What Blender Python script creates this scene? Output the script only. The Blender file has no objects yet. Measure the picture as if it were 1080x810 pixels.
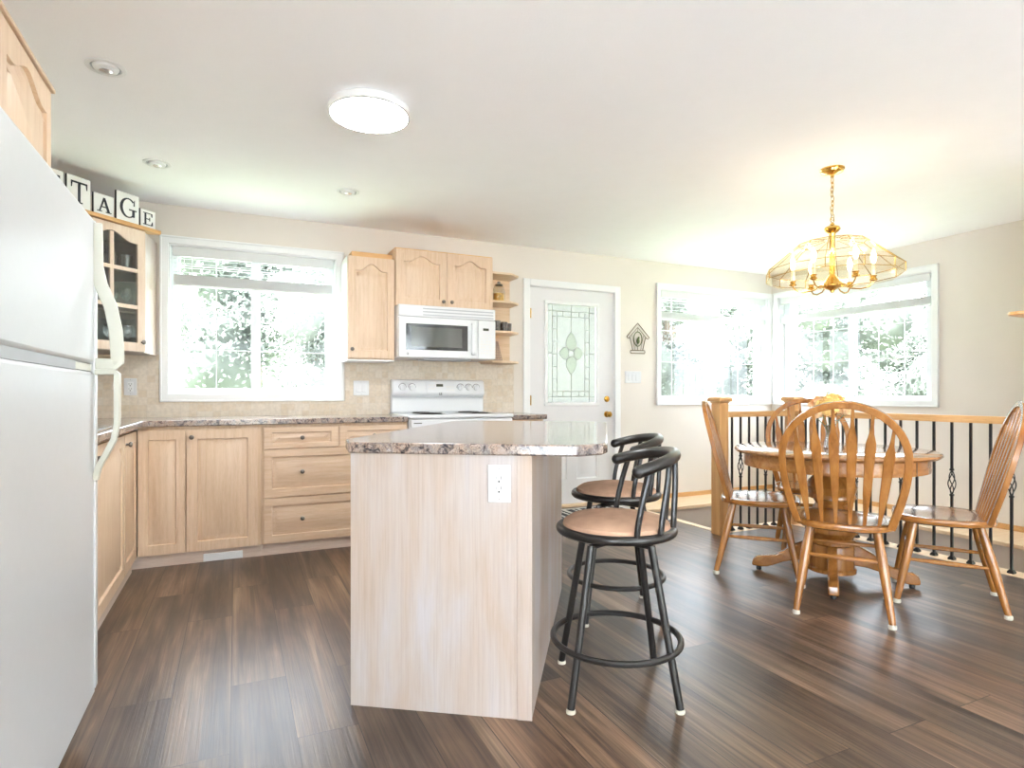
import bpy, bmesh, math, random
from math import sin, cos, pi, radians as R, sqrt
from mathutils import Vector, Matrix
from mathutils.geometry import tessellate_polygon
random.seed(7)
SC = bpy.context.scene
COL = SC.collection

# ------------------------------------------------------------------ camera
YAW = 25.0; CAM_H = 1.08
cd = bpy.data.cameras.new('camera'); cam = bpy.data.objects.new('camera', cd); COL.objects.link(cam)
cam.location = (0, 0, CAM_H); cam.rotation_euler = (R(90), 0, R(-YAW))
cd.sensor_width = 36; cd.lens = 625/1080*36; cd.shift_y = 10.5/1080; cd.clip_start = .05; cd.clip_end = 200
SC.camera = cam

# ------------------------------------------------------------------ light and exposure
SKY = 6.5; SUN = 38.0; LAMP = 44.0; BULB = 7.0; EXPO = 1.364
SC.view_settings.view_transform = 'Standard'; SC.view_settings.look = 'None'
SC.view_settings.exposure = EXPO; SC.view_settings.gamma = 1; SC.view_settings.use_curve_mapping = False
w = bpy.data.worlds.new('world'); SC.world = w; w.use_nodes = True
nt = w.node_tree; nt.nodes.clear()
wo = nt.nodes.new('ShaderNodeOutputWorld'); bg = nt.nodes.new('ShaderNodeBackground')
bg.inputs[0].default_value = (.80, .90, 1.0, 1); bg.inputs[1].default_value = SKY
nt.links.new(bg.outputs[0], wo.inputs[0])
sl = bpy.data.lights.new('sun', 'SUN'); sl.energy = SUN; sl.angle = R(3); sl.color = (.90, .96, 1)
so = bpy.data.objects.new('sun', sl); COL.objects.link(so); so.rotation_euler = (0, R(-42), 0)
cy = SC.cycles
cy.max_bounces = 14; cy.diffuse_bounces = 10; cy.glossy_bounces = 5; cy.transmission_bounces = 8; cy.transparent_max_bounces = 24
cy.caustics_reflective = False; cy.caustics_refractive = False; cy.sample_clamp_indirect = 6
try:
    cy.use_denoising = True
except Exception: pass
def portal(name, loc, rot, sx, sy):
    l = bpy.data.lights.new(name, 'AREA'); l.shape = 'RECTANGLE'; l.size = sx; l.size_y = sy
    l.cycles.is_portal = True
    o = bpy.data.objects.new(name, l); COL.objects.link(o); o.location = loc; o.rotation_euler = rot
YW, XR, XL, YB, ZC = 4.9, 5.57, -1.15, -3.4, 2.44
portal('daylight_portal', (.15, 5.06, 1.62), (R(-90), 0, 0), 1.2, 1.15)
portal('daylight_portal', (4.74, 5.06, 1.59), (R(-90), 0, 0), 1.55, 1.2)
portal('daylight_portal', (5.73, 3.99, 1.59), (0, R(90), 0), 1.2, 1.7)
portal('daylight_portal', (1.55, YB-.1, 1.18), (R(90), 0, 0), 3.5, 2.3)
portal('daylight_portal', (XL-.1, -1.7, 1.3), (0, R(-90), 0), 1.9, 2.6)

# ------------------------------------------------------------------ materials
MATS = {}
def nn(t, kind, **kw):
    n = t.nodes.new(kind)
    for k, v in kw.items(): setattr(n, k, v)
    return n
def base(name, col, rough=.5, metal=0, spec=.5, coat=0, emis=None, es=0):
    m = bpy.data.materials.new(name); m.use_nodes = True; t = m.node_tree; b = t.nodes['Principled BSDF']
    b.inputs['Base Color'].default_value = (*col, 1); b.inputs['Roughness'].default_value = rough
    b.inputs['Metallic'].default_value = metal; b.inputs['Specular IOR Level'].default_value = spec
    b.inputs['Coat Weight'].default_value = coat; b.inputs['Coat Roughness'].default_value = .1
    if emis: b.inputs['Emission Color'].default_value = (*emis, 1); b.inputs['Emission Strength'].default_value = es
    MATS[name] = m
    return m, t, b
def ramp(t, stops):
    r = nn(t, 'ShaderNodeValToRGB'); e = r.color_ramp.elements
    while len(e) < len(stops): e.new(.5)
    for x, (p, c) in zip(e, stops): x.position = p; x.color = (*c, 1) if len(c) == 3 else c
    return r
def coords(t, scale=(1, 1, 1), rot=(0, 0, 0)):
    tc = nn(t, 'ShaderNodeTexCoord'); mp = nn(t, 'ShaderNodeMapping')
    mp.inputs['Scale'].default_value = scale; mp.inputs['Rotation'].default_value = rot
    t.links.new(tc.outputs['Object'], mp.inputs['Vector']); return mp
def noise(t, vec, scale, detail=4, rough=.5, dist=0):
    n = nn(t, 'ShaderNodeTexNoise'); n.inputs['Scale'].default_value = scale; n.inputs['Detail'].default_value = detail
    n.inputs['Roughness'].default_value = rough; n.inputs['Distortion'].default_value = dist
    t.links.new(vec.outputs[0], n.inputs['Vector']); return n
def mixc(t, fac, a, b, mode='MIX'):
    m = nn(t, 'ShaderNodeMix'); m.data_type = 'RGBA'; m.blend_type = mode
    for s, v in ((0, fac), (6, a), (7, b)):
        if hasattr(v, 'links') or hasattr(v, 'is_linked'): t.links.new(v, m.inputs[s])
        elif isinstance(v, (int, float)): m.inputs[s].default_value = v
        else: m.inputs[s].default_value = (*v, 1)
    return m
def bump(t, b, h, s, d=.002):
    n = nn(t, 'ShaderNodeBump'); n.inputs['Strength'].default_value = s; n.inputs['Distance'].default_value = d
    t.links.new(h, n.inputs['Height']); t.links.new(n.outputs[0], b.inputs['Normal'])
def plain(name, col, rough=.5, metal=0, spec=.5, coat=0, var=.04, sc=8, bmp=0):
    m, t, b = base(name, col, rough, metal, spec, coat)
    mp = coords(t); n = noise(t, mp, sc, 3)
    r = ramp(t, [(.3, tuple(c*(1-var) for c in col)), (.7, tuple(min(1, c*(1+var)) for c in col))])
    t.links.new(n.outputs['Fac'], r.inputs[0]); t.links.new(r.outputs[0], b.inputs['Base Color'])
    if bmp:
        n2 = noise(t, mp, sc*20, 2); bump(t, b, n2.outputs['Fac'], bmp)
    return m
def wood(name, dark, mid, light, axis='z', rough=.4, sc=1.0, coat=0, blotch=.5):
    m, t, b = base(name, mid, rough, coat=coat)
    s = {'z': (14, 14, .9), 'x': (.9, 14, 14), 'y': (14, .9, 14)}[axis]
    mp = coords(t, tuple(v*sc for v in s))
    n = noise(t, mp, 2.2, 6, .62, .6)
    r = ramp(t, [(.30, dark), (.5, mid), (.72, light)]); t.links.new(n.outputs['Fac'], r.inputs[0])
    mp2 = coords(t, tuple(v*sc*6 for v in s)); n2 = noise(t, mp2, 3, 3)
    r2 = ramp(t, [(.35, (.86, .84, .82)), (.6, (1, 1, 1))]); t.links.new(n2.outputs['Fac'], r2.inputs[0])
    mx = mixc(t, blotch, r.outputs[0], r2.outputs[0], 'MULTIPLY')
    t.links.new(mx.outputs[2], b.inputs['Base Color'])
    bump(t, b, n2.outputs['Fac'], .12, .001)
    return m
LO = ((.59, .415, .275), (.66, .485, .34), (.70, .54, .40))
wood('oak_v', *LO, axis='z', sc=1.5); wood('oak_h', *LO, axis='x', sc=1.5)
wood('oak_plain', (.54, .37, .23), (.62, .45, .30), (.68, .52, .37), axis='z', blotch=.3)
m, t, b = base('pickled', (.6, .5, .45), .45)
mpa = coords(t, (5, 5, 1.1)); na = noise(t, mpa, 1.5, 4, .55, .5)
ra_ = ramp(t, [(.30, (.47, .36, .285)), (.43, (.49, .40, .345)), (.56, (.51, .445, .415)), (.68, (.52, .48, .49))]); t.links.new(na.outputs['Fac'], ra_.inputs[0])
mpb = coords(t, (60, 60, 1.6)); nb = noise(t, mpb, 2.0, 6, .65)
rb_ = ramp(t, [(.32, (.88, .86, .85)), (.5, (.97, .965, .96)), (.68, (1.03, 1.03, 1.03))]); t.links.new(nb.outputs['Fac'], rb_.inputs[0])
mxa = mixc(t, 1.0, ra_.outputs[0], rb_.outputs[0], 'MULTIPLY'); t.links.new(mxa.outputs[2], b.inputs['Base Color'])
wood('kick', (.50, .39, .32), (.57, .46, .39), (.63, .53, .46), axis='x', rough=.6)
wood('trim_oak', (.52, .27, .095), (.62, .35, .14), (.70, .43, .20), axis='z', rough=.35)
wood('trim_oak_x', (.52, .27, .095), (.62, .35, .14), (.70, .43, .20), axis='x', rough=.35)
wood('trim_oak_y', (.52, .27, .095), (.62, .35, .14), (.70, .43, .20), axis='y', rough=.35)
wood('honey_tile', (.26, .10, .028), (.36, .165, .06), (.44, .22, .09), axis='x', rough=.10, coat=.6)
wood('honey_apron', (.27, .10, .02), (.42, .18, .045), (.52, .25, .08), axis='x', rough=.2, coat=.5, sc=.8)
wood('pale_oak', (.74, .52, .32), (.82, .62, .42), (.86, .70, .52), axis='x', rough=.4)
wood('honey_z', (.22, .078, .015), (.35, .14, .030), (.44, .20, .055), axis='z', rough=.22, coat=.5, sc=.8)
wood('honey_y', (.22, .078, .015), (.35, .14, .030), (.44, .20, .055), axis='y', rough=.16, coat=.6, sc=.8)
wood('honey_x', (.22, .078, .015), (.35, .14, .030), (.44, .20, .055), axis='x', rough=.18, coat=.6, sc=.8)
wood('shelf_oak', (.60, .43, .27), (.70, .52, .35), (.76, .59, .43), axis='x')
plain('wall', (.715, .665, .612), .7, var=.015, sc=3, bmp=.05, spec=.3)
plain('ceiling', (.94, .945, .965), .85, var=.01, bmp=.35, sc=6, spec=.2)
plain('greige', (.60, .52, .45), .75, var=.02)
plain('white_paint', (.80, .81, .82), .35, var=.01)
plain('door_paint', (.72, .715, .73), .4, var=.01)
plain('vinyl', (.74, .76, .79), .3, var=.01)
plain('blind', (.66, .67, .68), .45, var=.02)
plain('appliance', (.74, .75, .77), .22, var=.008, coat=.3)
plain('fridge_white', (.60, .615, .635), .33, var=.01, bmp=.06, sc=30)
plain('cream_plastic', (.63, .63, .56), .35, var=.01)
plain('grey_plastic', (.42, .44, .47), .4)
plain('dark_gap', (.05, .045, .04), .6)
plain('black_metal', (.022, .021, .021), .32, metal=.3, coat=.3)
plain('stool_metal', (.020, .018, .017), .34, metal=.2, coat=.25)
plain('iron', (.012, .012, .013), .45)
plain('suede', (.50, .315, .215), .9, var=.12, sc=14, bmp=.3, spec=.15)
plain('felt', (.62, .58, .48), .8)
plain('plate', (.70, .71, .73), .3)
plain('slot', (.05, .05, .05), .5)
plain('pewter', (.20, .18, .16), .35, metal=.85)
plain('steel', (.72, .73, .74), .25, metal=.9)
plain('black_gloss', (.012, .014, .012), .08, coat=.5)
plain('grey_screen', (.085, .09, .08), .15, coat=.5)
wood('cab_inner', (.28, .24, .20), (.34, .29, .24), (.38, .33, .28), axis='z')
wood('oak_pink', (.70, .54, .42), (.77, .62, .50), (.82, .69, .58), axis='z')
plain('display', (.05, .055, .03), .3)
plain('mark_grey', (.20, .20, .20), .4)
plain('button', (.72, .70, .66), .5)
plain('brass', (.64, .40, .10), .16, metal=1, var=.08)
plain('brass_line', (.55, .36, .10), .25, metal=.9, var=.05)
plain('lead', (.42, .43, .42), .4, metal=.3)
plain('candle', (.86, .80, .62), .5)
plain('letter_card', (.86, .86, .84), .6)
plain('letter_ink', (.025, .03, .04), .6)
plain('petal', (.90, .66, .26), .7, var=.16, sc=30)
plain('petal_pale', (.90, .62, .36), .7, var=.16, sc=30)
plain('stem_green', (.09, .15, .06), .5)
plain('bronze', (.16, .11, .06), .4, metal=.7)
plain('leaf_green', (.12, .16, .06), .5)
plain('mug_dark', (.07, .05, .04), .25, var=.7, sc=60)
plain('jar_yellow', (.65, .38, .05), .4, var=.4, sc=50)
plain('lattice', (.42, .33, .28), .5)
plain('mat_light', (.55, .53, .50), .9, var=.1, sc=60)
plain('mat_dark', (.03, .03, .03), .9)
def leafy(name, col, var):
    m = bpy.data.materials.new(name); m.use_nodes = True; t = m.node_tree; t.nodes.clear(); o = nn(t, 'ShaderNodeOutputMaterial')
    n = noise(t, coords(t), 1.6, 4, .6); r = ramp(t, [(.32, tuple(c*(1-var) for c in col)), (.68, tuple(c*(1+var) for c in col))]); t.links.new(n.outputs['Fac'], r.inputs[0])
    a = nn(t, 'ShaderNodeBsdfDiffuse'); b_ = nn(t, 'ShaderNodeBsdfTranslucent'); mx = nn(t, 'ShaderNodeMixShader'); mx.inputs[0].default_value = .55
    t.links.new(r.outputs[0], a.inputs[0]); t.links.new(r.outputs[0], b_.inputs[0]); t.links.new(a.outputs[0], mx.inputs[1]); t.links.new(b_.outputs[0], mx.inputs[2]); t.links.new(mx.outputs[0], o.inputs[0]); MATS[name] = m
leafy('foliage', (.175, .19, .165), .15); leafy('foliage_pale', (.20, .212, .188), .15); leafy('foliage_plum', (.16, .16, .18), .2)
plain('bark', (.16, .12, .09), .9, var=.3)
plain('lawn', (.30, .36, .22), .9, var=.2, sc=1.2)
plain('bounce_ground', (.74, .74, .73), .9)
plain('road', (.45, .44, .42), .9)
plain('sky_block_tan', (.62, .60, .55), .8)
# clear thin glass
def glass(name, tint=(1, 1, 1), gl=.08, rough=.02, edge=.35):
    m = bpy.data.materials.new(name); m.use_nodes = True; t = m.node_tree; t.nodes.clear()
    o = nn(t, 'ShaderNodeOutputMaterial'); tr = nn(t, 'ShaderNodeBsdfTransparent'); g = nn(t, 'ShaderNodeBsdfGlossy')
    tr.inputs[0].default_value = (*tint, 1); g.inputs['Roughness'].default_value = rough
    lw = nn(t, 'ShaderNodeLayerWeight'); lw.inputs[0].default_value = .35
    mr = nn(t, 'ShaderNodeMapRange'); mr.inputs[3].default_value = gl; mr.inputs[4].default_value = edge
    t.links.new(lw.outputs['Facing'], mr.inputs[0]); mx = nn(t, 'ShaderNodeMixShader')
    t.links.new(mr.outputs[0], mx.inputs[0]); t.links.new(tr.outputs[0], mx.inputs[1]); t.links.new(g.outputs[0], mx.inputs[2])
    t.links.new(mx.outputs[0], o.inputs[0]); MATS[name] = m; return m
glass('glass', (1, 1, 1), .008, .02, .06); glass('cab_glass', (.80, .81, .81), .04); glass('ware', (.84, .87, .88), .22, .04, .85)
glass('shade_glass', (.99, .96, .90), .04, .12, .16); glass('jar_glass', (.93, .93, .9), .1)
def frosted(name, col):
    m = bpy.data.materials.new(name); m.use_nodes = True; t = m.node_tree; t.nodes.clear()
    o = nn(t, 'ShaderNodeOutputMaterial'); a = nn(t, 'ShaderNodeBsdfTranslucent'); g = nn(t, 'ShaderNodeBsdfTransparent')
    a.inputs[0].default_value = (*col, 1); g.inputs[0].default_value = (*col, 1)
    mp = coords(t); n = noise(t, mp, 90, 2); mr = nn(t, 'ShaderNodeMapRange'); mr.inputs[3].default_value = .3; mr.inputs[4].default_value = .7
    mx = nn(t, 'ShaderNodeMixShader'); t.links.new(n.outputs['Fac'], mr.inputs[0]); t.links.new(mr.outputs[0], mx.inputs[0])
    t.links.new(g.outputs[0], mx.inputs[1]); t.links.new(a.outputs[0], mx.inputs[2]); t.links.new(mx.outputs[0], o.inputs[0]); MATS[name] = m
frosted('textured_glass', (.37, .362, .352))
frosted('bevel_glass', (.84, .87, .82))
base('lamp_white', (1, 1, 1), .5, emis=(.94, .98, 1), es=LAMP)
base('bulb', (1, .9, .7), .5, emis=(1, .80, .52), es=BULB)
# floor planks along world Y
m, t, b = base('planks', (.2, .12, .08), .27, spec=.5)
tc = nn(t, 'ShaderNodeTexCoord'); mp = nn(t, 'ShaderNodeMapping'); mp.inputs['Rotation'].default_value = (0, 0, R(90)); mp.inputs['Location'].default_value = (0, .05, 0)
t.links.new(tc.outputs['Object'], mp.inputs['Vector'])
br = nn(t, 'ShaderNodeTexBrick'); br.offset = .37; br.offset_frequency = 2; br.squash = 1
for k, v in (('Scale', 1), ('Mortar Size', .0016), ('Mortar Smooth', .2), ('Bias', 0), ('Brick Width', 1.22), ('Row Height', .19)): br.inputs[k].default_value = v
br.inputs['Color1'].default_value = (0, 0, 0, 1); br.inputs['Color2'].default_value = (1, 1, 1, 1); br.inputs['Mortar'].default_value = (.5, .5, .5, 1)
t.links.new(mp.outputs[0], br.inputs['Vector'])
ma = nn(t, 'ShaderNodeVectorMath', operation='MULTIPLY_ADD'); ma.inputs[1].default_value = (3.1, 9.0, 5.0)
t.links.new(br.outputs['Color'], ma.inputs[0]); t.links.new(tc.outputs['Object'], ma.inputs[2])
mp2 = nn(t, 'ShaderNodeMapping'); mp2.inputs['Scale'].default_value = (9, .45, 1); t.links.new(ma.outputs[0], mp2.inputs[0])
g1 = noise(t, mp2, 1.6, 7, .6, .8)
mp3 = nn(t, 'ShaderNodeMapping'); mp3.inputs['Scale'].default_value = (55, 1.0, 1); t.links.new(ma.outputs[0], mp3.inputs[0])
g2 = noise(t, mp3, 2.2, 4, .6)
mpk = nn(t, 'ShaderNodeMapping'); mpk.inputs['Scale'].default_value = (2.5, .9, 1); t.links.new(ma.outputs[0], mpk.inputs[0])
g3 = noise(t, mpk, 2.0, 3, .5)
r1 = ramp(t, [(.28, (.036, .022, .015)), (.42, (.085, .055, .038)), (.56, (.15, .102, .070)), (.72, (.25, .185, .130))]); t.links.new(g1.outputs['Fac'], r1.inputs[0])
tint = ramp(t, [(0, (.62, .60, .62)), (.5, (.95, .93, .90)), (1, (1.35, 1.2, 1.08))]); t.links.new(br.outputs['Color'], tint.inputs[0])
mx = mixc(t, 1.0, r1.outputs[0], tint.outputs[0], 'MULTIPLY')
r2 = ramp(t, [(.35, (.50, .48, .48)), (.6, (1.12, 1.12, 1.12))]); t.links.new(g2.outputs['Fac'], r2.inputs[0])
mx2 = mixc(t, .75, mx.outputs[2], r2.outputs[0], 'MULTIPLY')
r3 = ramp(t, [(.32, (.50, .48, .50)), (.48, (.95, .93, .92)), (.65, (1.2, 1.16, 1.1))]); t.links.new(g3.outputs['Fac'], r3.inputs[0])
mx3 = mixc(t, .8, mx2.outputs[2], r3.outputs[0], 'MULTIPLY')
mx4 = mixc(t, br.outputs['Fac'], mx3.outputs[2], (.022, .013, .01)); t.links.new(mx4.outputs[2], b.inputs['Base Color'])
rr = nn(t, 'ShaderNodeMapRange'); rr.inputs[3].default_value = .27; rr.inputs[4].default_value = .42; t.links.new(g2.outputs['Fac'], rr.inputs[0]); t.links.new(rr.outputs[0], b.inputs['Roughness'])
bump(t, b, g2.outputs['Fac'], .35, .002)
# tile backsplash: tumbled squares
def tile(name, axis):
    m, t, b = base(name, (.7, .6, .5), .55)
    tc = nn(t, 'ShaderNodeTexCoord'); sp = nn(t, 'ShaderNodeSeparateXYZ'); cb = nn(t, 'ShaderNodeCombineXYZ')
    t.links.new(tc.outputs['Object'], sp.inputs[0]); t.links.new(sp.outputs[axis], cb.inputs[0]); t.links.new(sp.outputs[2], cb.inputs[1])
    def brick(w_, h_, off):
        br = nn(t, 'ShaderNodeTexBrick'); br.offset = off; br.squash = 1
        for k, v in (('Scale', 1), ('Mortar Size', .0016), ('Mortar Smooth', .4), ('Bias', 0), ('Brick Width', w_), ('Row Height', h_)): br.inputs[k].default_value = v
        br.inputs['Color1'].default_value = (.66, .555, .43, 1); br.inputs['Color2'].default_value = (.72, .65, .56, 1); br.inputs['Mortar'].default_value = (.64, .58, .51, 1)
        t.links.new(cb.outputs[0], br.inputs['Vector']); return br
    b1 = brick(.052, .052, 0); b2 = brick(.104, .104, .5)
    ck = nn(t, 'ShaderNodeTexBrick'); ck.offset = .5; ck.squash = 1
    for k, v in (('Scale', 1), ('Mortar Size', 0), ('Bias', -.15), ('Brick Width', .104), ('Row Height', .104)): ck.inputs[k].default_value = v
    ck.inputs['Color1'].default_value = (0, 0, 0, 1); ck.inputs['Color2'].default_value = (1, 1, 1, 1); t.links.new(cb.outputs[0], ck.inputs['Vector'])
    st = nn(t, 'ShaderNodeMath', operation='GREATER_THAN'); st.inputs[1].default_value = .62; t.links.new(ck.outputs[0], st.inputs[0])
    mx = mixc(t, st.outputs[0], b1.outputs[0], b2.outputs[0])
    n = noise(t, coords(t), 45, 3); r = ramp(t, [(.3, (.88, .86, .84)), (.7, (1.04, 1.03, 1.02))]); t.links.new(n.outputs['Fac'], r.inputs[0])
    m2 = mixc(t, .9, mx.outputs[2], r.outputs[0], 'MULTIPLY'); t.links.new(m2.outputs[2], b.inputs['Base Color'])
tile('tile_x', 0); tile('tile_y', 1)
# speckled laminate
m, t, b = base('laminate', (.6, .5, .45), .16, coat=.25)
mp = coords(t); n1 = noise(t, mp, 38, 6, .72, .9)
r = ramp(t, [(.34, (.022, .021, .026)), (.42, (.10, .088, .09)), (.48, (.27, .205, .17)), (.54, (.44, .38, .35)), (.59, (.15, .115, .10)), (.68, (.54, .50, .48))]); t.links.new(n1.outputs['Fac'], r.inputs[0])
n2 = noise(t, mp, 13, 4, .6, 1.5); r2 = ramp(t, [(.38, (.62, .64, .72)), (.5, (1, .95, .9)), (.62, (1.1, .93, .82))]); t.links.new(n2.outputs['Fac'], r2.inputs[0])
mx = mixc(t, .8, r.outputs[0], r2.outputs[0], 'MULTIPLY')
t.links.new(mx.outputs[2], b.inputs['Base Color'])
def M(n): return MATS[n]
# ------------------------------------------------------------------ geometry helpers
class MB:
    def __init__(s, m=None): s.v = []; s.f = []; s.m = m or Matrix()
    def add(s, vs, fs):
        n = len(s.v); s.v += [tuple(s.m @ Vector(v)) for v in vs]; s.f += [tuple(i+n for i in f) for f in fs]; return s
    def box(s, x0, x1, y0, y1, z0, z1):
        vs = [(x, y, z) for z in (z0, z1) for x, y in ((x0, y0), (x1, y0), (x1, y1), (x0, y1))]
        return s.add(vs, [(3, 2, 1, 0), (4, 5, 6, 7), (0, 1, 5, 4), (1, 2, 6, 5), (2, 3, 7, 6), (3, 0, 4, 7)])
    def prism(s, poly, z0, z1, m=None):
        n = len(poly); vs = [(x, y, z0) for x, y in poly] + [(x, y, z1) for x, y in poly]
        if m is not None: vs = [tuple(m @ Vector(v)) for v in vs]
        return s.add(vs, [tuple(range(n-1, -1, -1)), tuple(range(n, 2*n))] + [(i, (i+1) % n, (i+1) % n+n, i+n) for i in range(n)])
    def loft(s, loops, cap0=True, cap1=True):
        n = len(loops[0]); vs = [p for l in loops for p in l]; fs = []
        for k in range(len(loops)-1):
            for i in range(n): fs.append((k*n+i, k*n+(i+1) % n, (k+1)*n+(i+1) % n, (k+1)*n+i))
        if cap0: fs.append(tuple(range(n-1, -1, -1)))
        if cap1: fs.append(tuple(range((len(loops)-1)*n, len(loops)*n)))
        return s.add(vs, fs)
    def lathe(s, prof, n=24, c=(0, 0, 0), cap=True):
        loops = [[(c[0]+max(r, 1e-4)*cos(2*pi*i/n), c[1]+max(r, 1e-4)*sin(2*pi*i/n), c[2]+z) for i in range(n)] for r, z in prof]
        return s.loft(loops, cap, cap)
    def tube(s, path, r, n=10, closed=False, sec=None):
        P = [Vector(p) for p in path]; N = len(P); rs = r if isinstance(r, (list, tuple)) else [r]*N
        T = []
        for i in range(N):
            a = P[(i-1) % N] if (closed or i > 0) else P[i]; b_ = P[(i+1) % N] if (closed or i < N-1) else P[i]
            T.append((b_-a).normalized())
        up = Vector((0, 0, 1)) if abs(T[0].z) < .9 else Vector((1, 0, 0))
        u = (up - T[0]*up.dot(T[0])).normalized(); loops = []
        for i in range(N):
            u = (u - T[i]*u.dot(T[i])).normalized(); v = T[i].cross(u)
            if sec: loops.append([tuple(P[i]+u*a_*rs[i]+v*b_*rs[i]) for a_, b_ in sec])
            else: loops.append([tuple(P[i]+(u*cos(2*pi*k/n)+v*sin(2*pi*k/n))*rs[i]) for k in range(n)])
        if closed: loops.append(loops[0]); return s.loft(loops, False, False)
        return s.loft(loops)
    def sphere(s, c, r, n=12, sx=1, sy=1, sz=1):
        k = max(4, n//2+1)
        loops = [[(c[0]+sx*r*sin(pi*j/k)*cos(2*pi*i/n), c[1]+sy*r*sin(pi*j/k)*sin(2*pi*i/n), c[2]-sz*r*cos(pi*j/k)) for i in range(n)] for j in range(1, k)]
        loops = [[(c[0]+1e-4*cos(2*pi*i/n), c[1]+1e-4*sin(2*pi*i/n), c[2]-sz*r) for i in range(n)]] + loops + [[(c[0]+1e-4*cos(2*pi*i/n), c[1]+1e-4*sin(2*pi*i/n), c[2]+sz*r) for i in range(n)]]
        return s.loft(loops)
    def build(s, name, mat, parent=None, world=False, bev=0, smooth=True, **props):
        me = bpy.data.meshes.new(name); vs = s.v
        off = Vector((0, 0, 0))
        if parent is not None and world:
            inv = parent.matrix_basis.inverted() if parent.parent is None else (parent.parent.matrix_basis @ parent.matrix_basis).inverted()
            vs = [tuple(inv @ Vector(v)) for v in vs]
        lo = [min(v[i] for v in vs) for i in range(3)]; hi = [max(v[i] for v in vs) for i in range(3)]
        if parent is None:
            off = Vector(((lo[0]+hi[0])/2, (lo[1]+hi[1])/2, lo[2]))
            vs = [tuple(Vector(v)-off) for v in vs]
        me.from_pydata(vs, [], s.f); me.update()
        bm = bmesh.new(); bm.from_mesh(me); bmesh.ops.recalc_face_normals(bm, faces=bm.faces); bm.to_mesh(me); bm.free()
        if smooth:
            me.polygons.foreach_set('use_smooth', [True]*len(me.polygons)); me.set_sharp_from_angle(angle=R(32))
        o = bpy.data.objects.new(name, me); COL.objects.link(o)
        for x in (mat if isinstance(mat, (list, tuple)) else [mat]): me.materials.append(M(x))
        if parent is not None: o.parent = parent
        o.location = off
        if bev:
            md = o.modifiers.new('bevel', 'BEVEL'); md.width = bev; md.segments = 2; md.limit_method = 'ANGLE'; md.angle_limit = R(40)
            md.harden_normals = False
        tag(o, **props); return o
def tag(o, label=None, cat=None, group=None, kind=None):
    if label: o['label'] = label
    if cat: o['category'] = cat
    if group: o['group'] = group
    if kind: o['kind'] = kind
    return o
def thing(name, label, cat, loc=(0, 0, 0), rz=0, group=None):
    o = bpy.data.objects.new(name, None); COL.objects.link(o); o.location = loc; o.rotation_euler = (0, 0, rz); o.empty_display_size = .1
    bpy_m = Matrix.Translation(loc) @ Matrix.Rotation(rz, 4, 'Z'); o.matrix_basis = bpy_m
    return tag(o, label, cat, group)
def kids(o): return [c for c in bpy.data.objects if c.parent is o]
def copy_tree(o, parent=None):
    c = o.copy(); COL.objects.link(c)
    if parent is not None: c.parent = parent
    for ch in kids(o): copy_tree(ch, c)
    return c
def place(o, loc, rz=0, label=None, group=None):
    o.location = loc; o.rotation_euler = (0, 0, rz)
    if label: o['label'] = label
    if group: o['group'] = group
    return o
def BX(*a): return MB().box(*a)
def T3(x=0, y=0, z=0, rz=0): return Matrix.Translation((x, y, z)) @ Matrix.Rotation(rz, 4, 'Z')
def inset(poly, d):
    n = len(poly); out = []
    for i in range(n):
        p0, p1, p2 = Vector(poly[i-1]), Vector(poly[i]), Vector(poly[(i+1) % n])
        a = (p1-p0).normalized(); b_ = (p2-p1).normalized(); na = Vector((-a.y, a.x)); nb = Vector((-b_.y, b_.x))
        m_ = (na+nb)
        m_ = m_/max(.35, m_.dot(na)) if m_.length > 1e-6 else na
        out.append((p1.x+m_.x*d, p1.y+m_.y*d))
    return out
def opening(w_, h_, st, rail, arch, topr=None, x0=0):
    """counter-clockwise outline (x,z) of a door's panel; arch = height of the cathedral top"""
    topr = topr or rail; xa, xb, za, zb = st, w_-st, rail, h_-topr
    if not arch: return [(xa, za), (xb, za), (xb, zb), (xa, zb)]
    pts = [(xa, za), (xb, za)]; zs = zb-arch; n = 20
    for i in range(n+1):
        x = xb+(xa-xb)*i/n; s_ = abs(2*(x-xa)/(xb-xa)-1)
        z = zs+(arch*(cos(pi*s_/.78)+1)/2 if s_ < .78 else 0)
        pts.append((x, z))
    return pts
def face_ring(mb, outer, holes, y, flip=False):
    polys = [[Vector((x, z, 0)) for x, z in outer]] + [[Vector((x, z, 0)) for x, z in h] for h in holes]
    tris = tessellate_polygon(polys); flat = [p for pl in polys for p in pl]
    mb.add([(p.x, y, p.y) for p in flat], [tuple(t_) for t_ in tris])
def panel_door(w_, h_, st=.055, rail=.055, arch=0, t_=.02, topr=None, m=None):
    mb = MB(m); o = [(0, 0), (w_, 0), (w_, h_), (0, h_)]; L0 = opening(w_, h_, st, rail, arch, topr)
    face_ring(mb, o, [L0], -t_); n = len(L0)
    mb.add([(x, -t_, z) for x, z in o]+[(x, 0, z) for x, z in o], [(0, 1, 5, 4), (1, 2, 6, 5), (2, 3, 7, 6), (3, 0, 4, 7), (4, 5, 6, 7)])
    L = [(L0, -t_), (inset(L0, .003), -t_+.012), (inset(L0, .011), -t_+.012), (inset(L0, .040), -t_+.001)]
    k = len(L); vs = [(x, y, z) for l, y in L for x, z in l]; fs = []
    for j in range(k-1):
        for i in range(n): fs.append((j*n+i, j*n+(i+1) % n, (j+1)*n+(i+1) % n, (j+1)*n+i))
    fs.append(tuple(range((k-1)*n, k*n))); mb.add(vs, fs); return mb
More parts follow.
